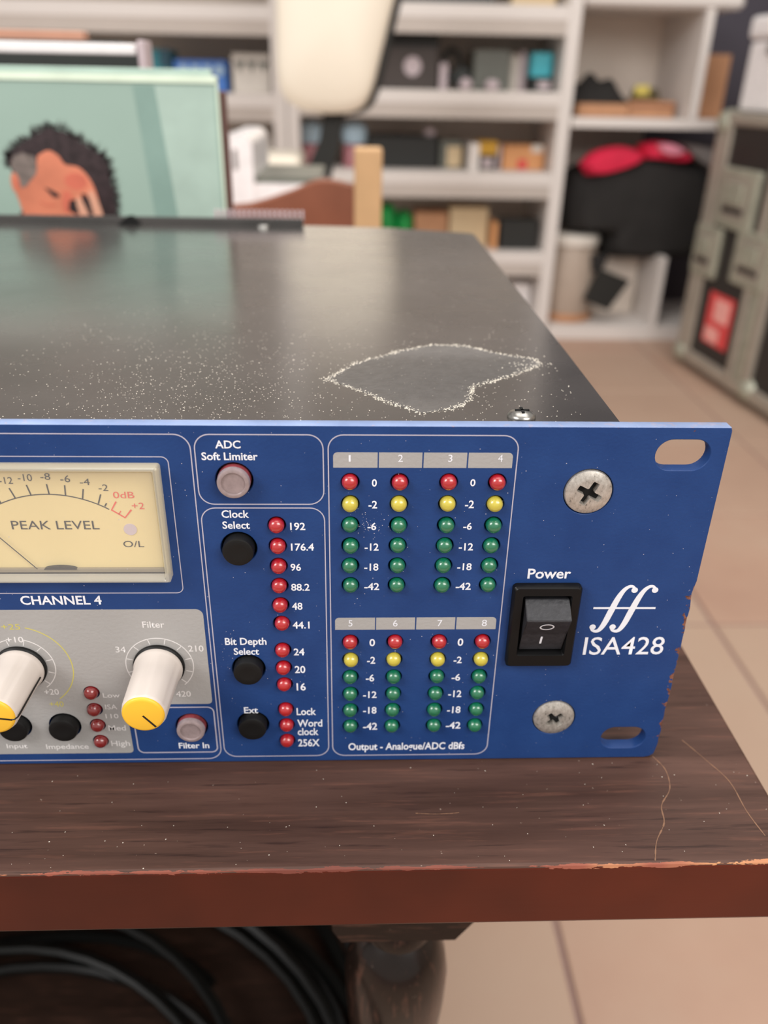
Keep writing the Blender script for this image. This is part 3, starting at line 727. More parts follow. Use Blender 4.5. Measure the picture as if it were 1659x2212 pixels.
TEXT = [
 ('ADC',-102.34,-97.37,83.31,84.89),
 ('Soft Limiter',-105.19,-94.17,80.78,82.36),
 ('Clock',-102.23,-96.65,67.83,69.49),
 ('Select',-102.24,-96.62,65.25,66.89),
 ('192',-88.35,-85.22,64.93,66.58),
 ('176.4',-88.35,-83.54,59.98,61.61),
 ('96',-88.62,-86.40,55.00,56.63),
 ('88.2',-88.66,-84.69,49.91,51.60),
 ('48',-88.64,-86.37,44.93,46.70),
 ('44.1',-88.68,-84.94,39.88,41.67),
 ('24',-88.70,-86.29,32.45,34.26),
 ('20',-88.62,-86.22,27.38,29.31),
 ('16',-88.38,-86.26,22.26,24.29),
 ('Lock',-88.62,-84.04,14.79,16.85),
 ('Word',-88.56,-82.63,11.16,13.26),
 ('clock',-88.54,-83.57,8.48,10.61),
 ('256X',-88.55,-83.38,4.89,7.05),
 ('Bit Depth',-103.89,-94.67,35.46,37.31),
 ('Select',-102.14,-96.47,32.71,34.47),
 ('Ext',-100.92,-97.64,15.49,17.27),
 ('1',-76.21,-75.81,80.49,81.92),
 ('2',-66.38,-65.40,80.50,82.01),
 ('3',-56.37,-55.52,80.53,82.05),
 ('4',-46.37,-45.41,80.56,82.08),
 ('0',-71.55,-70.53,75.02,76.58),
 ('0',-51.59,-50.52,75.14,76.63),
 ('-2',-72.18,-70.39,70.03,71.69),
 ('-2',-52.32,-50.46,70.10,71.80),
 ('-6',-72.34,-70.51,64.94,66.57),
 ('-6',-52.36,-50.55,65.02,66.57),
 ('-12',-72.90,-69.94,59.95,61.62),
 ('-12',-52.98,-49.94,59.98,61.66),
 ('-18',-72.94,-69.91,55.00,56.68),
 ('-18',-53.01,-49.91,55.04,56.70),
 ('-42',-72.90,-69.66,50.03,51.73),
 ('-42',-53.04,-49.74,50.02,51.73),
 ('0',-71.64,-70.37,34.92,36.79),
 ('0',-51.70,-50.42,34.88,36.83),
 ('-2',-72.13,-70.25,29.91,31.80),
 ('-2',-52.30,-50.45,29.92,31.71),
 ('-6',-72.37,-70.43,24.78,26.71),
 ('-6',-52.48,-50.47,24.84,26.68),
 ('-12',-72.97,-69.80,19.83,21.71),
 ('-12',-52.99,-49.87,19.91,21.80),
 ('-18',-72.94,-69.76,15.06,16.98),
 ('-18',-53.00,-49.79,15.01,16.94),
 ('-42',-72.91,-69.52,9.98,12.06),
 ('-42',-53.02,-49.48,10.11,12.08),
 ('5',-76.35,-75.44,40.35,42.04),
 ('6',-66.44,-65.42,40.29,41.99),
 ('7',-56.53,-55.46,40.30,41.96),
 ('8',-46.59,-45.46,40.27,41.98),
 ('Output - Analogue/ADC dBfs',-76.43,-48.09,3.48,5.63),
 ('CHANNEL 4',-146.70,-129.50,46.54,48.68),
 ('Filter',-121.59,-116.76,40.30,41.92),
 ('34',-128.33,-126.08,33.55,35.11),
 ('210',-112.21,-108.79,33.68,35.29),
 ('420',-116.20,-112.82,20.67,22.26),
 ('+10',-151.64,-147.92,36.49,37.95),
 ('y+25',-152.11,-148.09,39.94,41.37),
 ('+20',-146.10,-142.78,21.57,23.15),
 ('y+40',-145.52,-142.31,17.97,19.49),
 ('Low',-132.98,-129.10,20.56,21.83),
 ('ISA',-132.95,-130.18,17.02,18.43),
 ('110',-133.25,-130.25,14.28,15.59),
 ('Med',-133.08,-129.01,10.49,12.07),
 ('High',-133.12,-128.69,5.60,7.23),
 ('Input',-157.80,-152.94,5.22,6.58),
 ('Impedance',-148.57,-138.58,4.83,6.33),
 ('Filter In',-117.17,-109.92,4.62,6.35),
 ('Power',-37.60,-28.17,52.90,55.29),
 ('ISA428',-22.70,-4.16,32.12,36.96),
]
for body, xl, xr, zb, zt in TEXT:
    m = 'print_white'; y = -0.05; bold = 0.02
    if body.startswith('y'): body = body[1:]; m = 'print_yellow'; bold = 0
    elif xl < -108 and zt < 44 and body != 'Filter In': m = 'print_light'; bold = 0.012
    if body in ('1', '2', '3', '4', '5', '6', '7', '8'): bold = 0.0
    if body == 'ISA428': bold = 0.004
    if body == '+10': xl, xr = -151.8, -148.0
    text(body, xl, xr, zb, zt, M[m], ru, y=y-0.02, bold=bold)

# ================================================================ THINGS STANDING BEHIND THE UNIT ON THE TABLE
def wall_y(x0, x1, y0, y1, z0, z1, b=0): return B(x0, x1, y0, y1, z0, z1, b)
gs = thing('record_sleeve', 'mint green record sleeve with a curly-haired portrait, front of the row', 'record', (-219, 330, -0.3))
GX0, GX1, GT = -292.0, -146.0, 148.0
obj('sleeve', B(GX0, GX1, 330, 336, -0.3, GT, 0.6), M['mint'], gs)
obj('sleeve_edge', B(GX0, GX1+0.4, 329.2, 330.3, 144.6, GT+0.3, 0.3), M['mint_edge'], gs)
obj('sleeve_edge', B(GX1-0.6, GX1+0.5, 329.2, 330.2, -0.2, GT, 0.3), M['mint_edge'], gs)
def decal(name, pts, m, k, label=None): return obj(name, prism(bmesh.new(), pts, 330-0.08*k, 330.0), M[m], gs, label=label)
decal('printed_stripe', [(-189.5, 143.4), (-178.2, 143.4), (-170.5, 60), (-168, 0), (-184, 0), (-183.5, 60)], 'mint_dark', 1)
decal('printed_panel', [(-178.2, 143.4), (-148, 143.4), (-148, 0), (-168, 0), (-170.5, 60)], 'mint_light', 1)
# painted head on the sleeve: flat printed shapes
rnd = random.Random(11)
def blob(cx, cz, rx, rz, k, jit=0.0, n=60, a0=0, a1=360):
    return [(cx + rx*(1+rnd.uniform(-jit, jit))*math.cos(math.radians(a0+(a1-a0)*i/n)), cz + rz*(1+rnd.uniform(-jit, jit))*math.sin(math.radians(a0+(a1-a0)*i/n))) for i in range(n)]
hair = [(-259.3, 103.4), (-259.3, 107.4), (-257.2, 110.3), (-250.9, 115.3), (-244.2, 119.0), (-236.1, 122.6), (-227.3, 120.6), (-219.7, 115.9), (-212.7, 111.7), (-208.1, 106.8), (-207.3, 101.1), (-206.0, 93.7), (-205.6, 86.3), (-206.5, 76), (-208, 62), (-222, 52), (-244, 52), (-252, 70), (-256, 90)]
hs = smooth_path(hair, 6)
hp = [(x + rnd.uniform(-.8, .8), z + rnd.uniform(-.8, .8)) for x, z in hs]
decal('printed_hair', hp, 'hair', 2)
fz = bmesh.new()                               # frizzy ends of the printed hair
for i in range(420):
    x, z = hs[rnd.randrange(0, 80)]; a = math.atan2(z-92, x+232) + rnd.uniform(-0.9, 0.9); L = rnd.uniform(2.5, 6.5); w = rnd.uniform(0.12, 0.4)
    x -= math.cos(a)*1.5; z -= math.sin(a)*1.5; c, d = math.cos(a), math.sin(a)
    prism(fz, [(x-d*w, z+c*w), (x+d*w, z-c*w), (x+c*L*0.6+d*w*1.2, z+d*L*0.6-c*w*1.2), (x+c*L+rnd.uniform(-1, 1), z+d*L+rnd.uniform(-1, 1))], 330-0.15, 330.0)
obj('printed_curls', fz, M['hair'], gs, kind='stuff')
decal('printed_hair', [(x + rnd.uniform(-.5, .5), z + rnd.uniform(-.5, .5)) for x, z in smooth_path([(-259.0, 103.1), (-256.5, 108.5), (-250, 110), (-245.4, 107.5), (-245.9, 101.2), (-250.7, 96.0), (-254.9, 93), (-256.5, 100)], 5)], 'hair_grey', 5)
decal('printed_face', smooth_path([(-243.7, 109.1), (-237.9, 111.7), (-233.0, 109.3), (-229.9, 105.0), (-223.2, 103.7), (-218.5, 98.7), (-215.7, 91.4), (-214.9, 79.4), (-220, 60), (-230, 48), (-246, 50), (-254, 66), (-256.4, 78.1), (-257.6, 85.6), (-258.4, 90.8), (-254.6, 95.0), (-248.7, 97.2), (-246.2, 102)], 5), 'skin', 4)
decal('printed_ear', blob(-257.9, 95.3, 2.3, 5.2, 6), 'skin', 6); decal('printed_ear', blob(-257.3, 95, 1.0, 2.9, 6), 'skin_red', 7)
decal('printed_blush', blob(-225.5, 96.5, 6.0, 4.2, 6), 'skin_red', 5); decal('printed_blush', smooth_path([(-233, 92), (-229, 90.5), (-229.5, 84), (-233, 80), (-235, 84)], 4), 'skin_red', 5)
decal('printed_wrinkle', smooth_path([(-246, 86), (-243, 84.6), (-238, 84.5), (-238.3, 84.0), (-243.2, 84.0), (-246.4, 85.4)], 3), 'skin_red', 6)
decal('printed_eye', smooth_path([(-243.1, 93.2), (-239.7, 92.2), (-235.5, 89.6), (-236.6, 88.1), (-239.2, 88.7), (-240.8, 90.6)], 4), 'hair', 6)
decal('printed_eye', smooth_path([(-230.5, 86.7), (-226.8, 87.0), (-225.6, 82.3), (-227.5, 79.5), (-231.7, 81.8)], 4), 'hair', 6)
decal('printed_shadow', smooth_path([(-223.5, 90.5), (-220.5, 89), (-218, 80), (-216.5, 60), (-222, 60), (-224, 80)], 4), 'hair', 6)
for fx, top, lean in ((-225.4, 88.6, 3.6), (-218.2, 92.2, 3.4)):
    decal('printed_finger', smooth_path([(fx-1.6, top-3), (fx-0.7, top), (fx+0.9, top-0.4), (fx+1.6+lean*0.4, top-5), (fx+lean*1.0+1.5, top-14), (fx+lean*1.3+1.5, top-34), (fx+lean-2.5, top-34), (fx+lean*0.5-2.0, top-12)], 4), 'skin_light', 8)
decal('printed_collar', [(-256.5, 82), (-252, 76), (-250, 50), (-258, 40), (-268, 20), (-266, 70)], 'hair', 3)
# second green sleeve, dark sleeve behind, then taller boxes
tag(obj('record_sleeve', B(-292, -150, 339, 345, -0.3, 151.2, 0.6), M['mint_light'], loc=(-221, 342, -0.3)), 'pale mint sleeve just behind the portrait sleeve', 'record', 'record sleeves behind the preamp')
bs = tag(obj('record_box', B(-292, -146.2, 348, 366, -0.3, 141, 0.8), M['brown_edge'], loc=(-219, 357, -0.3)), 'brown-edged record box behind the two mint sleeves', 'record box', 'record sleeves behind the preamp')
bw = thing('black_white_box', 'black box with a glossy white top band rising behind the mint sleeves', 'box', (-250, 380, -0.3))
obj('body', B(-310, -192, 372, 388, -0.3, 157.5, 0.6), M['charcoal'], bw); obj('top_band', B(-309.5, -195.5, 371.2, 388.5, 157.5, 163.2, 1.2), M['white_gloss'], bw); obj('corner_sleeve', B(-194.5, -190.2, 371.0, 389, 20, 165.0, 0.8), M['lilac'], bw)
obj('spine', B(-307, -205, 376, 386, 163.2, 164.6, 0.3), M['charcoal'], bw)
tag(obj('salmon_box', B(-320, -229, 392, 404, -0.3, 169.5, 0.6), M['copper'], loc=(-270, 398, -0.3)), 'salmon card box, tallest at the far left behind the sleeves', 'box')
# ================================================================ WHITE BIN standing behind the table
ws = thing('white_bin', 'white moulded bin with a tall rounded back, between table and cream chair', 'bin', (-172, 950, FZ))
obj('bin_back', prism(bmesh.new(), rrect(-233, -194, FZ, 89.5, 13, 8, (1, 1, 0, 0)), 896, 1090), M['white_gloss'], ws, smooth=True)
obj('bin_body', prism(bmesh.new(), rrect(-194, -112.5, FZ, 36.5, 16, 8, (1, 0, 0, 0)), 900, 1080), M['white_gloss'], ws, smooth=True)
obj('bin_lid', prism(bmesh.new(), rrect(-193.5, -114, 36.6, 43.0, 3, 5, (1, 0, 0, 0)), 906, 1076), M['sea'], ws)
obj('bin_label', B(-217, -212, 895.4, 896, 52, 74), M['cloth_grey'], ws)

# ================================================================ WOODEN CHAIR
wc = thing('wooden_chair', 'low wooden chair with curved red-brown back rail and beech posts', 'chair', (-160, 720, FZ))
def bx(name, *a, m='pale_wood', par=wc, b=2, label=None): return obj(name, B(*a, b), M[m], par, label=label)
bx('leg', -74.6, -50.6, 600, 622, FZ, 97.5); bx('leg', -300, -276, 600, 622, FZ, 97.5)
bx('leg', -74.6, -50.6, 850, 872, FZ, -150); bx('leg', -300, -276, 850, 872, FZ, -150)
bm = bmesh.new(); n = 28; prof_z = smooth_path([(0, 66.5), (30, 67.5), (58, 55.4), (86, 45.4), (107, 41), (150, 41), (202, 66)], 5)
for i, (dx, zt) in enumerate(prof_z):
    x = -74.6 - dx; t = dx/202; y = 604 + 62*math.sin(PI*min(1, t))
    ring = [bm.verts.new(p) for p in ((x, y, zt), (x, y+13, zt+1.2), (x, y+13, -30), (x, y, -30))]
    if i:
        for k in range(4): bm.faces.new((prev[k], prev[(k+1) % 4], ring[(k+1) % 4], ring[k]))
    else: bm.faces.new(ring)
    prev = ring
bm.faces.new(prev)
obj('back_rail', bm, M['red_wood'], wc, label='curved red-brown back rail')
bx('seat', -303, -47, 596, 880, -168, -150, m='red_wood')
for y in (604, 852): bx('apron', -276, -75, y, y+14, -205, -168, b=1)

# ================================================================ OFFICE CHAIR
oc = thing('office_chair', 'cream office chair shell on a black stem near the bookcase', 'chair', (-150, 1760, FZ))
outl = smooth_path([(-225, 330), (-227, 236), (-228, 160), (-216, 118), (-186, 97), (-150, 89), (-112, 88), (-76, 92), (-52, 106), (-36, 136), (-20, 196), (-6, 250), (14, 330), (30, 430), (-10, 520), (-100, 560), (-190, 520), (-222, 430)], 4)
def shell(pts, y0, y1, dome):
    bm = bmesh.new(); cx = sum(p[0] for p in pts)/len(pts); cz = sum(p[1] for p in pts)/len(pts); n = len(pts)
    R = []
    for s, y in ((0.0, y0-dome), (0.35, y0-dome*0.93), (0.65, y0-dome*0.72), (0.85, y0-dome*0.42), (0.95, y0-dome*0.2), (1.0, y0+3), (1.0, y1-4), (0.96, y1), (0.0, y1)):
        if s == 0: R.append([bm.verts.new((cx, y, cz))])
        else: R.append([bm.verts.new((cx+(x-cx)*s, y, cz+(z-cz)*s)) for x, z in pts])
    for A, C in zip(R[:-1], R[1:]):
        for i in range(n):
            j = (i+1) % n
            if len(A) == 1: bm.faces.new((A[0], C[i], C[j]))
            elif len(C) == 1: bm.faces.new((A[i], A[j], C[0]))
            else: bm.faces.new((A[i], A[j], C[j], C[i]))
    return bm
obj('backrest', shell(outl, 1700, 1722, 28), M['cream'], oc, smooth=True, label='cream backrest')
obj('back_shell', shell([(x+15, z-4) for x, z in outl], 1724, 1745, 2), M['chair_black'], oc, smooth=True, label='black back shell')
obj('stem', prism(bmesh.new(), [(-136, 100), (-88, 100), (-103, 38), (-127, -54), (-150, -56), (-184, -34), (-167, -4), (-147, 37)], 1746, 1772), M['chair_black'], oc)
obj('seat', B(-330, -182, 1640, 1850, -27, 10, 14, 3), M['cream'], oc, label='cream seat'); obj('seat_pan', B(-322, -158, 1650, 1840, -40, -28, 4), M['chair_black'], oc)
obj('column', lathe(bmesh.new(), [(26, -500), (26, -250), (18, -250), (18, -40)], (-200, 1730, 0), n=24), M['chair_black'], oc, smooth=True)
for i in range(5):
    a = 2*PI*i/5 + 0.3
    l_ = obj('base_arm', tube(bmesh.new(), [(-200, 1730, -480), (-200+230*math.cos(a), 1730+230*math.sin(a), -510)], [20, 12], 10), M['chair_black'], oc)
    obj('castor', lathe(bmesh.new(), [(24, -12), (26, -8), (26, 8), (24, 12)], (-200+230*math.cos(a), 1730+230*math.sin(a), FZ+26), 'y', 18), M['black'], l_, smooth=True)

# ================================================================ BOOKCASES
BY0, BY1 = 2307.0, 2660.0
def board(t, *a, name='shelf', m='white_shelf', b=1.5): return obj(name, B(*a, b, 1), M[m], t)
def lipped_shelf(t, x0, x1, ztop):
    s = board(t, x0, x1, BY0, BY1, ztop-34, ztop)
    obj('shelf_rail', B(x0, x1, BY0+2, BY0+26, ztop-68, ztop-33.9), M['rail'], s)
TOPZ = 1160
SH = (553.0, 330.0, 130.0, -74.0, -291.0, -512.0, 776.0, 996.0)
b1 = thing('bookcase', 'white bookcase at the left behind the cream chair', 'bookcase', (-700, 2480, FZ), 'white bookcases')
board(b1, -292, -256, BY0, BY1, FZ, TOPZ, name='side_panel'); board(b1, -1290, -1254, BY0, BY1, FZ, TOPZ, name='side_panel')
SHL = (536.0, 315.0, 112.0, -92.0, -309.0, -530.0, 760.0, 980.0)
for z in SHL: lipped_shelf(b1, -1254, -292, z)
board(b1, -1290, -256, BY0, BY1, TOPZ, TOPZ+30, name='top_board'); board(b1, -1254, -292, BY1-12, BY1, FZ, TOPZ, name='back_panel', m='shelf_back')
b2 = thing('bookcase', 'white bookcase in the middle crowded with small boxes', 'bookcase', (115, 2480, FZ), 'white bookcases')
board(b2, -254, -222, BY0, BY1, FZ, TOPZ, name='side_panel')
for z in SH: lipped_shelf(b2, -222, 486, z)
board(b2, 486, 522, BY0, BY1, FZ, TOPZ, name='side_panel')
board(b2, -254, 522, BY0, BY1, TOPZ, TOPZ+30, name='top_board'); board(b2, -222, 486, BY1-12, BY1, FZ, TOPZ, name='back_panel', m='shelf_back')
b3 = thing('shelf_unit', 'low white open shelf unit with a counter top and wide bays', 'shelf unit', (730, 2480, FZ))
board(b3, 526, 948, BY0, BY1, 331, 365, name='counter_top', b=10); board(b3, 526, 1180, BY0, BY1, 45, 70); board(b3, 526, 1180, BY0, BY1, FZ, -508, name='plinth_board')
board(b3, 852, 874, BY0, BY1, 70, 331, name='side_panel'); board(b3, 842, 862, BY0, BY1, -508, -300, name='divider')
board(b3, 528, 862, BY1-12, BY1, 70, 331, name='back_panel', m='shelf_back'); board(b3, 528, 842, BY1-12, BY1, -508, 45, name='back_panel', m='shelf_back')
board(b3, 1158, 1180, BY0, BY1, -508, 45, name='side_panel')

# ---- things on the shelves
def item(name, label, cat, x0, x1, z0, z1, m, y0=2400, d=120, group=None, b=2, extra=None):
    o = tag(obj(name, B(x0, x1, y0, y0+d, z0, z1, b, 1), M[m], loc=((x0+x1)/2, y0+d/2, z0)), label, cat, group)
    if extra:
        for nm, e, em in extra: obj(nm, e, M[em], o)
    return o
def can(name, label, cat, x, z0, r, h, m, cap=None, y=2440):
    o = tag(obj(name, lathe(bmesh.new(), [(r*0.94, 0), (r, 2), (r, h*0.8), (r*0.86, h*0.9), (r*0.6, h*0.93), (r*0.6, h)], (x, y, z0), n=24), M[m], loc=(x, y, z0), smooth=True), label, cat)
    if cap: obj('bottle_cap', lathe(bmesh.new(), [(r*0.64, h*0.93), (r*0.64, h*1.08), (r*0.5, h*1.1)], (x, y, z0), n=20), M[cap], o, smooth=True)
    return o
S1, S2, S3, S4 = 130.0, -74.0, -291.0, -512.0
# shelf level with the cream chair's back
item('dark_box', 'large dark brown box with a round white emblem on the middle bookcase', 'box', -60, 158, S1, 268, 'espresso', extra=[('emblem', disc(bmesh.new(), 88, 186, 24, 2399, 1.2), 'lilac'), ('lid', B(-61, 159, 2399, 2521, 232, 269, 1), 'off_black')])
item('narrow_box', 'thin pale standing box right of the dark emblem box', 'box', 164, 186, S1, 196, 'lilac')
o = tag(obj('headphones', tube(bmesh.new(), [(200 + 30*math.cos(a/10*PI), 2440, 172 + 58*math.sin(a/10*PI)) for a in range(11)], 7, 8), M['off_black'], loc=(200, 2440, S1), smooth=True), 'black headphones leaning between the emblem box and grey case', 'headphones')
for sx in (-30, 30): obj('ear_cup', lathe(bmesh.new(), [(24, -12), (30, -6), (30, 8), (20, 12)], (200+sx, 2440, S1+32), 'y', 24), M['charcoal'], o, smooth=True)
item('grey_case', 'translucent grey-green case beside the headphones', 'case', 258, 358, S1, 230, 'sea')
item('white_pot', 'small round lilac pot in front of the grey-green case', 'pot', 216, 250, S1, 160, 'lilac', y0=2345, d=34, b=10)
item('white_pot', 'small round lilac pot at the front corner of the grey-green case', 'pot', 286, 326, S1, 158, 'lilac', y0=2345, d=36, b=10)
can('white_canister', 'slim white canister right of the grey-green case', 'canister', 376, S1, 15, 92, 'offwhite'); can('white_canister', 'second slim white canister next to the cyan pack', 'canister', 400, S1, 14, 100, 'lilac')
item('cyan_pack', 'bright cyan pack at the right end of the middle bookcase', 'pack', 418, 476, 166, 226, 'cyan', extra=[('pack_base', B(424, 482, 2396, 2500, S1, 165.8, 3), 'charcoal'), ('pack_label', B(440, 474, 2393, 2396, 136, 156), 'lilac')])
# shelf below
for i, (bxx, lb) in enumerate(((-196, 'pale blue and rose bottle left of the black chair stem'), (-72, 'pale blue and rose bottle right of the black chair stem'))):
    o = can('spray_bottle', lb, 'bottle', bxx, S2, 33, 66, 'rose', y=2420)
    obj('bottle_top', lathe(bmesh.new(), [(30, 62), (36, 72), (36, 104), (24, 118), (0, 122)], (bxx, 2420, S2), n=24), M['sky'], o, smooth=True)
item('black_box', 'long black box under the dark emblem box shelf', 'box', -32, 168, S2, 10, 'off_black', d=150)
item('lilac_jar', 'small lilac jar on the end of the long black box', 'jar', 128, 162, 10.2, 32, 'lilac', y0=2410, d=34, b=8)
item('photo_box', 'grey box with gold front between black box and white divider', 'box', 176, 240, S2, 2, 'sea', extra=[('front_label', B(196, 238, 2398, 2400, S2+6, -14), 'beige')])
item('shelf_divider', 'upright white divider between the gold and yellow boxes', 'divider', 251, 280, S2, -2, 'white_shelf', y0=2330, d=200)
item('yellow_box', 'black box with amber yellow top left of the orange carton', 'box', 286, 340, S2, 0, 'charcoal', extra=[('yellow_top', B(285, 341, 2398, 2500, -34, 1), 'gold'), ('box_label', B(298, 330, 2398, 2400, -68, -44), 'lilac')])
item('grey_book', 'thin grey book standing beside the orange carton', 'book', 343, 353, S2, -8, 'lilac')
item('orange_carton', 'orange cardboard carton with red mark and white flap label', 'carton', 359, 480, S2, -8, 'card_orange', extra=[('red_mark', B(404, 430, 2398, 2400, S2+4, S2+28), 'sticker'), ('white_label', B(440, 474, 2397, 2400, -26, -6.5), 'offwhite')])
# third shelf
item('green_bundle', 'vivid green wrapped bundle beside the wooden chair post', 'bundle', 2, 52, S3, -176, 'leaf', b=14, y0=2380, group=None)
item('green_bundle', 'right hand vivid green wrapped bundle on the third shelf', 'bundle', 56, 100, S3, -194, 'leaf', b=14, y0=2380)
item('brown_carton', 'low brown carton right of the green bundles', 'carton', 108, 208, S3, -196, 'card', y0=2400)
o = item('cream_box', 'leaning cream card box left of the black box', 'box', 214, 330, S3, -180, 'beige', d=90)
item('card_strip', 'narrow orange card strip between cream and black boxes', 'card', 338, 352, S3, -214, 'card_orange', y0=2350)
item('black_emblem_box', 'black box with a pale oval emblem on the third shelf', 'box', 362, 474, S3, -206, 'off_black', extra=[('emblem', prism(bmesh.new(), [(432+27*math.cos(a*PI/12), -258+20*math.sin(a*PI/12)) for a in range(24)], 2398, 2400), 'lilac')], y0=2360, d=60)
# bottom of the middle bookcase
item('white_carton', 'plain white carton at the bottom of the middle bookcase', 'carton', 250, 480, S4, -400, 'white_gloss', d=200)
# left bookcase
L1z = 112.0
item('teal_box', 'teal box with dark corners on the left bookcase', 'box', -668, -575, L1z, 214, 'teal', extra=[('dark_corner', B(-669, -655, 2397, 2400, 180, 214.5), 'navy_teal'), ('dark_corner', B(-602, -574, 2397, 2400, 170, 214.5), 'navy_teal')])
item('blue_box', 'bright blue patterned box right of the teal box', 'box', -566, -424, L1z, 190, 'blue_box', extra=[('pattern_disc', disc(bmesh.new(), -540+i*32, 166, 14, 2398, 2, 6), 'sky') for i in range(4)])
item('cream_pattern_box', 'cream patterned box next to the bookcase upright', 'box', -408, -306, L1z, 208, 'offwhite', extra=[('pattern_triangle', prism(bmesh.new(), [(-400+i*32, 190), (-372+i*32, 190), (-386+i*32, 164)], 2398, 2400), 'sea') for i in range(3)])
item('white_stack_box', 'white box low on the left bookcase near the binder', 'box', -420, -308, -92, 4, 'offwhite')
item('dark_box', 'dark box far left on the left bookcase above the sleeves', 'box', -1010, -860, L1z, 246, 'espresso')
for k, (x0, x1, h, mm, lb) in enumerate(((-200, -60, 120, 'espresso', 'brown box on a high shelf of the middle bookcase'), (40, 300, 100, 'charcoal', 'long charcoal box on a high shelf'), (350, 470, 80, 'beige', 'beige box at the right end of a high shelf'))):
    item('stored_box', lb, 'box', x0, x1, 330, 330+h, mm)
# shelf unit: upper bay
item('cardboard_box', 'flat brown cardboard box under the black cloth', 'box', 556, 702, 70, 104, 'card', y0=2380, d=200)
item('cardboard_box', 'taller stack-edge cardboard box under the cables', 'box', 706, 836, 70, 112, 'card', y0=2390, d=200, extra=[('carton_fold', B(704, 838, 2386, 2592, 98, 103), 'red_wood')])
def mound(x0, x1, y0, y1, zb, h, seed, wob=0.25, nx=22, ny=14):
    bm = bmesh.new(); G = []
    for i in range(nx+1):
        row = []
        for j in range(ny+1):
            u = i/nx; v = j/ny
            e = max(0, 1-abs(2*u-1)**2.6)**0.6 * max(0, 1-abs(2*v-1)**2.6)**0.6
            z = zb + h*e*(1 + wob*noise.noise(Vector((u*3+seed, v*3, 0))))
            row.append(bm.verts.new((x0+(x1-x0)*u, y0+(y1-y0)*v, z)))
        G.append(row)
    for i in range(nx):
        for j in range(ny): bm.faces.new((G[i][j], G[i+1][j], G[i+1][j+1], G[i][j+1]))
    bl = [G[i][0] for i in range(nx+1)] + [G[nx][j] for j in range(1, ny+1)] + [G[i][ny] for i in range(nx-1, -1, -1)] + [G[0][j] for j in range(ny-1, 0, -1)]
    bm.faces.new(bl)
    return bm
tag(obj('black_cloth', mound(538, 704, 2390, 2570, 104.5, 62, 1.5, 0.7), M['cloth_black'], loc=(620, 2480, 104.5), smooth=True), 'crumpled black cloth on the flat cardboard box', 'cloth')
bm = bmesh.new()
for k in range(4): tube(bm, [(770 + (34-2*k)*math.cos(2*PI*i/20)*1.15, 2470 + 34*math.sin(2*PI*i/20), 117 + k*7 + 3*math.sin(i)) for i in range(20)], 4.5, 6, close=True)
oc2 = tag(obj('rope_coil', bm, M['olive'], loc=(770, 2470, 112.2), smooth=True), 'olive coil of cord with a yellow tie on the cardboard box', 'cord')
obj('cord_tie', B(728, 770, 2430, 2444, 124, 152, 4), M['straw'], oc2)
item('brown_folder', 'brown cardboard piece standing right of the shelf side panel', 'cardboard', 878, 984, 70.2, 232, 'card', y0=2420, d=40)
# shelf unit: lower bay: black bag with red cloth
bag_out = smooth_path([(560, -80), (600, -55), (680, -30), (760, -16), (850, -24), (930, -44), (985, -80), (1010, -160), (1005, -250), (980, -310), (900, -322), (800, -326), (710, -322), (692, -300), (686, -246), (600, -240), (556, -226), (545, -150)], 4)
def pillow(pts, y0, y1):
    bm = bmesh.new(); cx = sum(p[0] for p in pts)/len(pts); cz = sum(p[1] for p in pts)/len(pts); n = len(pts); ym = (y0+y1)/2; R = []
    for t in (-1, -0.9, -0.6, 0, 0.6, 0.9, 1):
        s = max(0.0, 1-abs(t)**2.4)**0.5 if abs(t) < 1 else 0; y = ym + (y1-y0)/2*t
        if s == 0: R.append([bm.verts.new((cx, y, cz))])
        else: R.append([bm.verts.new((cx+(x-cx)*(0.55+0.45*s), y, cz+(z-cz)*(0.55+0.45*s))) for x, z in pts])
    for A, C in zip(R[:-1], R[1:]):
        for i in range(n):
            j = (i+1) % n
            if len(A) == 1: bm.faces.new((A[0], C[i], C[j]))
            elif len(C) == 1: bm.faces.new((A[i], A[j], C[0]))
            else: bm.faces.new((A[i], A[j], C[j], C[i]))
    return bm
bg = tag(obj('black_bag', pillow(bag_out, 2325, 2600), M['cloth_black'], loc=(775, 2460, -360), smooth=True), 'big slumped black bag filling the lower bay of the shelf unit', 'bag')
obj('strap', prism(bmesh.new(), [(640, -300), (690, -300), (676, -345), (650, -350)], 2330, 2350), M['cloth_black'], bg)
obj('strap_pad', prism(bmesh.new(), [(668, -338), (762, -372), (708, -462), (630, -432)], 2318, 2340), M['off_black'], bg)
obj('carry_case_base', B(692, 838, 2480, 2600, -508, -326, 6), M['shelf_back'], bg)
tag(obj('red_cloth', pillow(smooth_path([(575, -55), (610, -20), (680, -2), (740, -14), (756, -36), (700, -62), (640, -78), (595, -80)], 4), 2312, 2420), M['cloth_red'], loc=(660, 2360, -60), smooth=True), 'folded crimson cloth at the left on top of the black bag', 'cloth')
rp = tag(obj('red_cloth', pillow(smooth_path([(742, 0), (790, 10), (850, 2), (905, -30), (880, -42), (800, -36), (755, -34)], 4), 2330, 2440), M['cloth_red'], loc=(820, 2380, -40), smooth=True), 'second crimson cloth with a pink fold toward the flight case', 'cloth')
obj('pink_fold', pillow(smooth_path([(780, 6), (830, 6), (868, -14), (830, -24), (792, -14)], 4), 2318, 2350), M['cloth_pink'], rp, smooth=True)
tag(obj('grey_cloth', pillow(smooth_path([(850, 8), (930, 4), (1000, -20), (1020, -70), (960, -60), (900, -30)], 4), 2345, 2480), M['cloth_grey'], loc=(940, 2400, -60), smooth=True), 'grey cloth behind the pink fold in the lower bay', 'cloth')
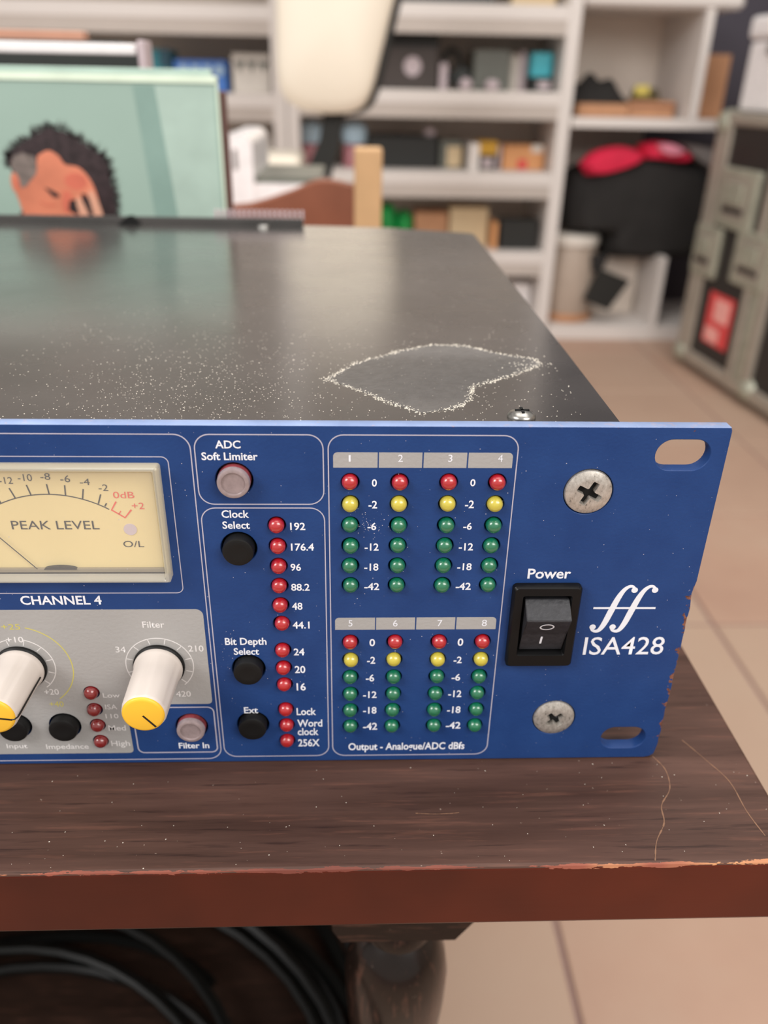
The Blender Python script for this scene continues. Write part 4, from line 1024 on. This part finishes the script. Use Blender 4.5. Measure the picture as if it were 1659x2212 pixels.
dr = tag(obj('hand_drum', lathe(bmesh.new(), [(64, 0), (76, 30), (84, 110), (78, 190), (70, 226)], (600, 2420, -508), n=32), M['drum'], loc=(600, 2420, -508), smooth=True), 'beige drum on the plinth board under the black bag', 'drum')
obj('drum_rim', lathe(bmesh.new(), [(72, 226), (78, 230), (78, 252), (70, 258), (0, 258)], (600, 2420, -508), n=32), M['offwhite'], dr, smooth=True)
obj('drum_base', lathe(bmesh.new(), [(70, 0.2), (80, 2), (82, 24), (76, 26)], (600, 2420, -508), n=32), M['card'], dr, smooth=True)

# ================================================================ FLIGHT CASE
FA = math.atan2(-410.2, 43.0)      # direction in which its long face runs
fc = thing('flight_case', 'black flight case with aluminium edges, zinc latches and a red sticker', 'flight case', (1100, 1800, FZ))
Ax, Ay = 854.4, 2050.1
dvec = Vector((math.cos(FA), math.sin(FA), 0)); nvec = Vector((-dvec.y, dvec.x, 0))   # nvec points into the case (+x)
def fbox(name, s0, s1, n0, n1, z0, z1, m, par=None, b=2, label=None):
    bm = B(s0, s1, n0, n1, z0, z1, b)
    for v in bm.verts: p = v.co.copy(); v.co = Vector((Ax, Ay, FZ)) + dvec*p.x + nvec*p.y + Vector((0, 0, p.z))
    return obj(name, bm, M[m], par or fc, label=label)
FL = 620
fbox('case_body', -36, FL, 6, 560, 30, 640, 'case_black')
fbox('edge_extrusion', -44, 2, -4, 30, 26, 644, 'alu', b=8); fbox('edge_extrusion', -12, 26, -2, 12, 34, 640, 'alu', b=4)
fbox('edge_extrusion', -44, FL, -3, 30, 618, 648, 'alu', b=8); fbox('edge_extrusion', -44, FL, -3, 34, 18, 56, 'alu', b=8)
fbox('edge_extrusion', 236, 262, -6, 10, 50, 625, 'alu', b=4); fbox('edge_extrusion', 270, 300, -3, 10, 50, 625, 'latch', b=3); fbox('edge_extrusion', 306, 338, -6, 10, 50, 625, 'alu', b=4)
def ball(s, zc):
    bm = bmesh.new(); bmesh.ops.create_uvsphere(bm, u_segments=20, v_segments=12, radius=40)
    for v in bm.verts: v.co = Vector((Ax, Ay, FZ)) + dvec*(s+v.co.x*0.9) + nvec*(16+v.co.y*0.8) + Vector((0, 0, zc+v.co.z*0.8))
    obj('ball_corner', bm, M['latch'], fc, smooth=True)
ball(-20, 40); ball(-20, 622); ball(330, 44)
for s in (10, 330, 560):
    fbox('foot', s-30, s+30, 30, 90, 0, 30, 'black', b=6)
def latch(s0, s1, z0, z1, slant):
    l = fbox('latch', s0, s1, -9, 8, z0, z1, 'latch', b=7, label='zinc butterfly latch')
    w = s1-s0; h = z1-z0
    fbox('latch_dish', s0+w*0.16, s1-w*0.16, -11, -8.5, z0+h*0.16, z1-h*0.14, 'alu', l, b=1)
    fbox('latch_handle', s0+w*0.28, s1-w*0.28, -19, -10.8, z0+h*0.42, z1-h*0.24, 'latch', l, b=3)
    fbox('latch_slot', s0+w*0.2, s1-w*0.22, -12.2, -10.8, z0+h*0.26, z0+h*0.36, 'case_black', l, b=0.5)
latch(34, 205, 388, 528, 0); latch(-42, 84, 256, 384, 0); latch(160, 322, 270, 398, 0)
st = fbox('sticker', 74, 196, 4.4, 6.1, 98, 228, 'sticker', b=0.3, label='red sticker with pale print')
fbox('sticker_print', 108, 180, 4.0, 4.5, 160, 216, 'sticker_pale', st, b=0.1); fbox('sticker_print', 84, 150, 4.0, 4.5, 104, 140, 'sticker_pale', st, b=0.1)
fbox('top_panel', -30, FL, 20, 560, 640, 646, 'case_black')
wcab = thing('white_cabinet', 'white plastic cabinet standing on top of the flight case', 'cabinet', (1100, 1850, FZ+648))
fbox('cabinet_body', -24, 420, 30, 420, 648, 800, 'white_gloss', wcab, b=10); fbox('cabinet_lid', -30, 430, 22, 430, 802, 852, 'white_gloss', wcab, b=12)
fbox('cabinet_handle', 70, 180, 18, 30, 770, 792, 'cloth_grey', wcab, b=4)

flush_text()
bpy.context.view_layer.update()
